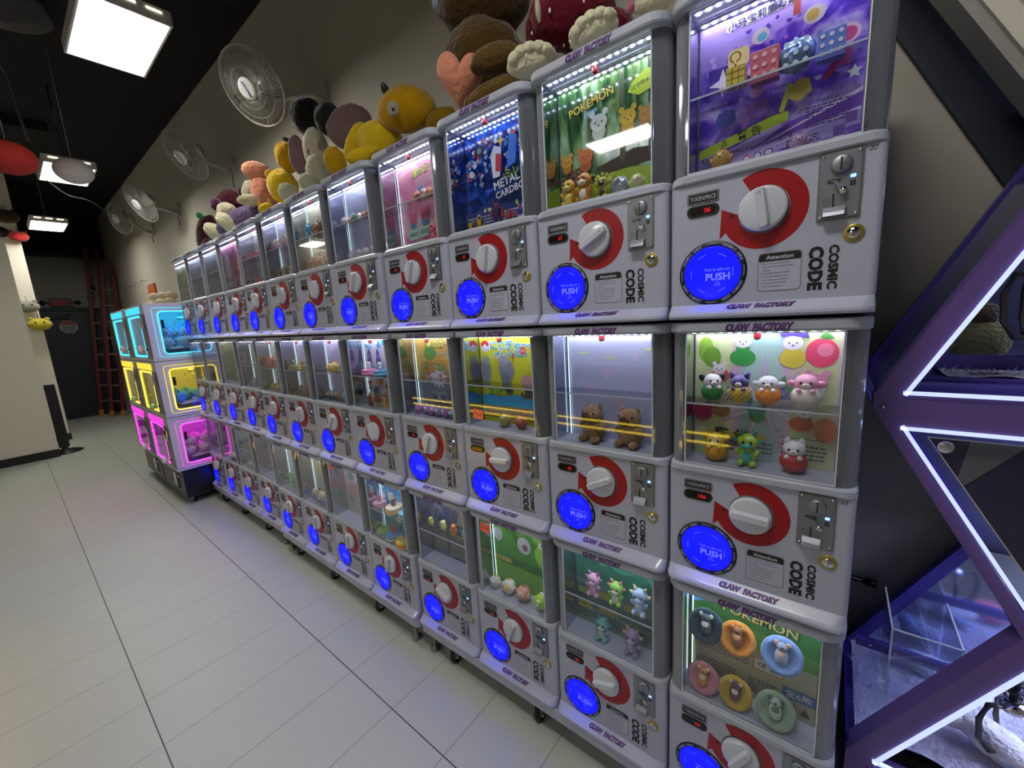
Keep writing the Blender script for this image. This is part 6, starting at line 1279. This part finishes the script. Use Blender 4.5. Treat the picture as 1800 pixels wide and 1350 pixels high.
for (cx, cz, lab, zz) in ((.565, .52, 'lower', .765), (.515, 1.44, 'upper', 1.735)):
    k = MB(); y = .26
    k.tube([(cx - .86, y - .35, zz), (cx - .86, y - .35, cz + .03)], .008, mat('coil_cable', '2c2c30', .5), 8)
    n = 60; k.tube([(cx - .86 + .013 * cos(q * .9), y - .35 + .013 * sin(q * .9), cz + .03 + (zz - cz - .03) * q / n) for q in range(n + 1)], .003, mat('coil_cable', '2c2c30', .5), 5)
    for a in (95, 215, 335):
        ca, sa = cos(RAD(a)), sin(RAD(a)); k.tube([(cx - .86 + r_ * ca, y - .35 + r_ * sa, cz + h_) for r_, h_ in ((.005, .03), (.05, .035), (.065, .0), (.060, -.05), (.035, -.085), (.02, -.085))], .0055, mat('claw_steel', '55524e', .35, .7), 8)
    k.ell((cx - .86, y - .35, cz + .03), (.022, .022, .018), m_chrome, 14, 9); k.build('claw', root)
h = MB()
for p in ((.300, 1.226), (.302, .305)): h.box((p[0], PY0 - .021, p[1]), (.012, .004, .016), m_clear, T, bev=.001); h.rev([(.004, 0), (.003, .004), (0, .005)], m_chrome, 12, Matrix.Translation((p[0] - .86, PY0 - .02 - .35, p[1])) @ Matrix.Rotation(pi / 2, 4, 'X'))
h.build('corner_screws', root)
tag(root, 'tall purple claw machine with angular frame and white LED trims', 'claw machine')
# prizes in the purple machine
t = empty('seal_plush', (.56, .28, .40)); fu = fuzz('d4d4e0', 130); MB().ell((0, 0, .03), (.075, .04, .036), fu, 28, 18, rot=(0, 12, -25), bumpy=.07).build('body', t); MB().ell((-.07, .025, .04), (.034, .03, .028), fu, 20, 14).build('head', t)
for s_ in (-1, 1): MB().ell((.02, s_ * .045, .018), (.03, .012, .008), fuzz('9cc0e0', 130), 12, 8, rot=(0, 0, s_ * 30)).build('flipper', t)
MB().ell((.075, -.03, .012), (.03, .022, .010), fuzz('a8c4e4', 130), 14, 8).build('tail', t); e = MB()
for s_ in (-1, 1): e.tube([(-.088 + .004, .012 + s_ * .012 - .004, .058), (-.094, .010 + s_ * .012, .053), (-.098, .014 + s_ * .012, .048)], .0018, m_blk, 5)
e.build('closed_eyes', t); tag(t, 'white and blue seal plush lying on the fur in the lower purple cabin', 'plush toy')
t = empty('pink_plush', (.655, .24, .40)); MB().ell((0, 0, .028), (.05, .04, .03), fuzz('d8788c', 130), 20, 14, bumpy=.1).build('body', t); MB().tube([(-.04, .0, .045), (-.06, -.01, .05), (-.05, -.03, .03), (-.03, -.035, .03)], .003, toy('5c98c8', .6), 6).build('ribbon', t); tag(t, 'pink plush beside the seal plush at the lower right edge', 'plush toy')
t = empty('blue_plush', (.47, .47, .40)); MB().ell((0, 0, .03), (.045, .03, .03), fuzz('c4d0e8', 130), 20, 14, bumpy=.1).build('body', t); MB().ell((-.03, -.01, .05), (.022, .02, .018), fuzz('8cb4dc', 130), 16, 10).build('head', t); tag(t, 'pale blue plush behind the clear chute in the lower purple cabin', 'plush toy')
t = empty('blue_prize_plush', (.58, .30, 1.285)); MB().ell((0, 0, .06), (.05, .04, .06), fuzz('a8c8ec', 130), 20, 14, bumpy=.08).build('body', t); MB().ell((0, -.01, .135), (.04, .035, .035), fuzz('d8e4f4', 130), 20, 14).build('head', t); tag(t, 'blue and white plush standing in the upper purple cabin', 'plush toy')
t = empty('camouflage_plush', (.47, .40, 1.285)); MB().ell((0, 0, .05), (.05, .035, .05), fuzz('6c6a4c', 130), 20, 14, bumpy=.1).build('body', t); MB().ell((0, 0, .11), (.03, .028, .028), fuzz('4c3c34', 130), 16, 12).build('head', t); tag(t, 'olive and brown plush in the upper purple cabin behind the fur bed', 'plush toy')
# pipe on the wall
t = MB(); t.cyl((.20, .585, .566), (.345, .585, .566), .008, m_blk, 12); t.cyl((.335, .585, .566), (.36, .585, .566), .013, m_blk, 12); tag(t.build('wall_pipe'), 'short dark pipe with collar on the wall behind the machines', 'pipe')

# ================================================================ LOW CABINET across the aisle (its yellow light shows in the doors)
t = empty('prize_counter', (-2.2, -2.5, 0)); MB().box((0, 0, .45), (3.8, .5, .9), mat('counter_dark', '26262c', .4), bev=.01).build('counter_body', t)
b = MB(); 
for z in (.40, .47): b.box((0, .256, z), (3.7, .012, .014), glow('neon_counter', 'ffd83c', 7), bev=.003)
b.build('led_trim', t); tag(t, 'low dark counter with two yellow light strips, reflected in the doors', 'counter')
t = empty('yellow_lit_cabinet', (-2.3, -1.72, 0)); MB().box((0, 0, .19), (1.3, .36, .38), mat('counter_dark', '26262c', .4), bev=.01).build('cabinet_body', t)  # unseen box added as stand-in source of the yellow light on the floor
MB().box((0, .184, .26), (1.24, .010, .05), glow('neon_low', 'ffc832', 6), bev=.003).build('led_trim', t); tag(t, 'low dark cabinet glowing yellow across the floor at the left', 'cabinet')
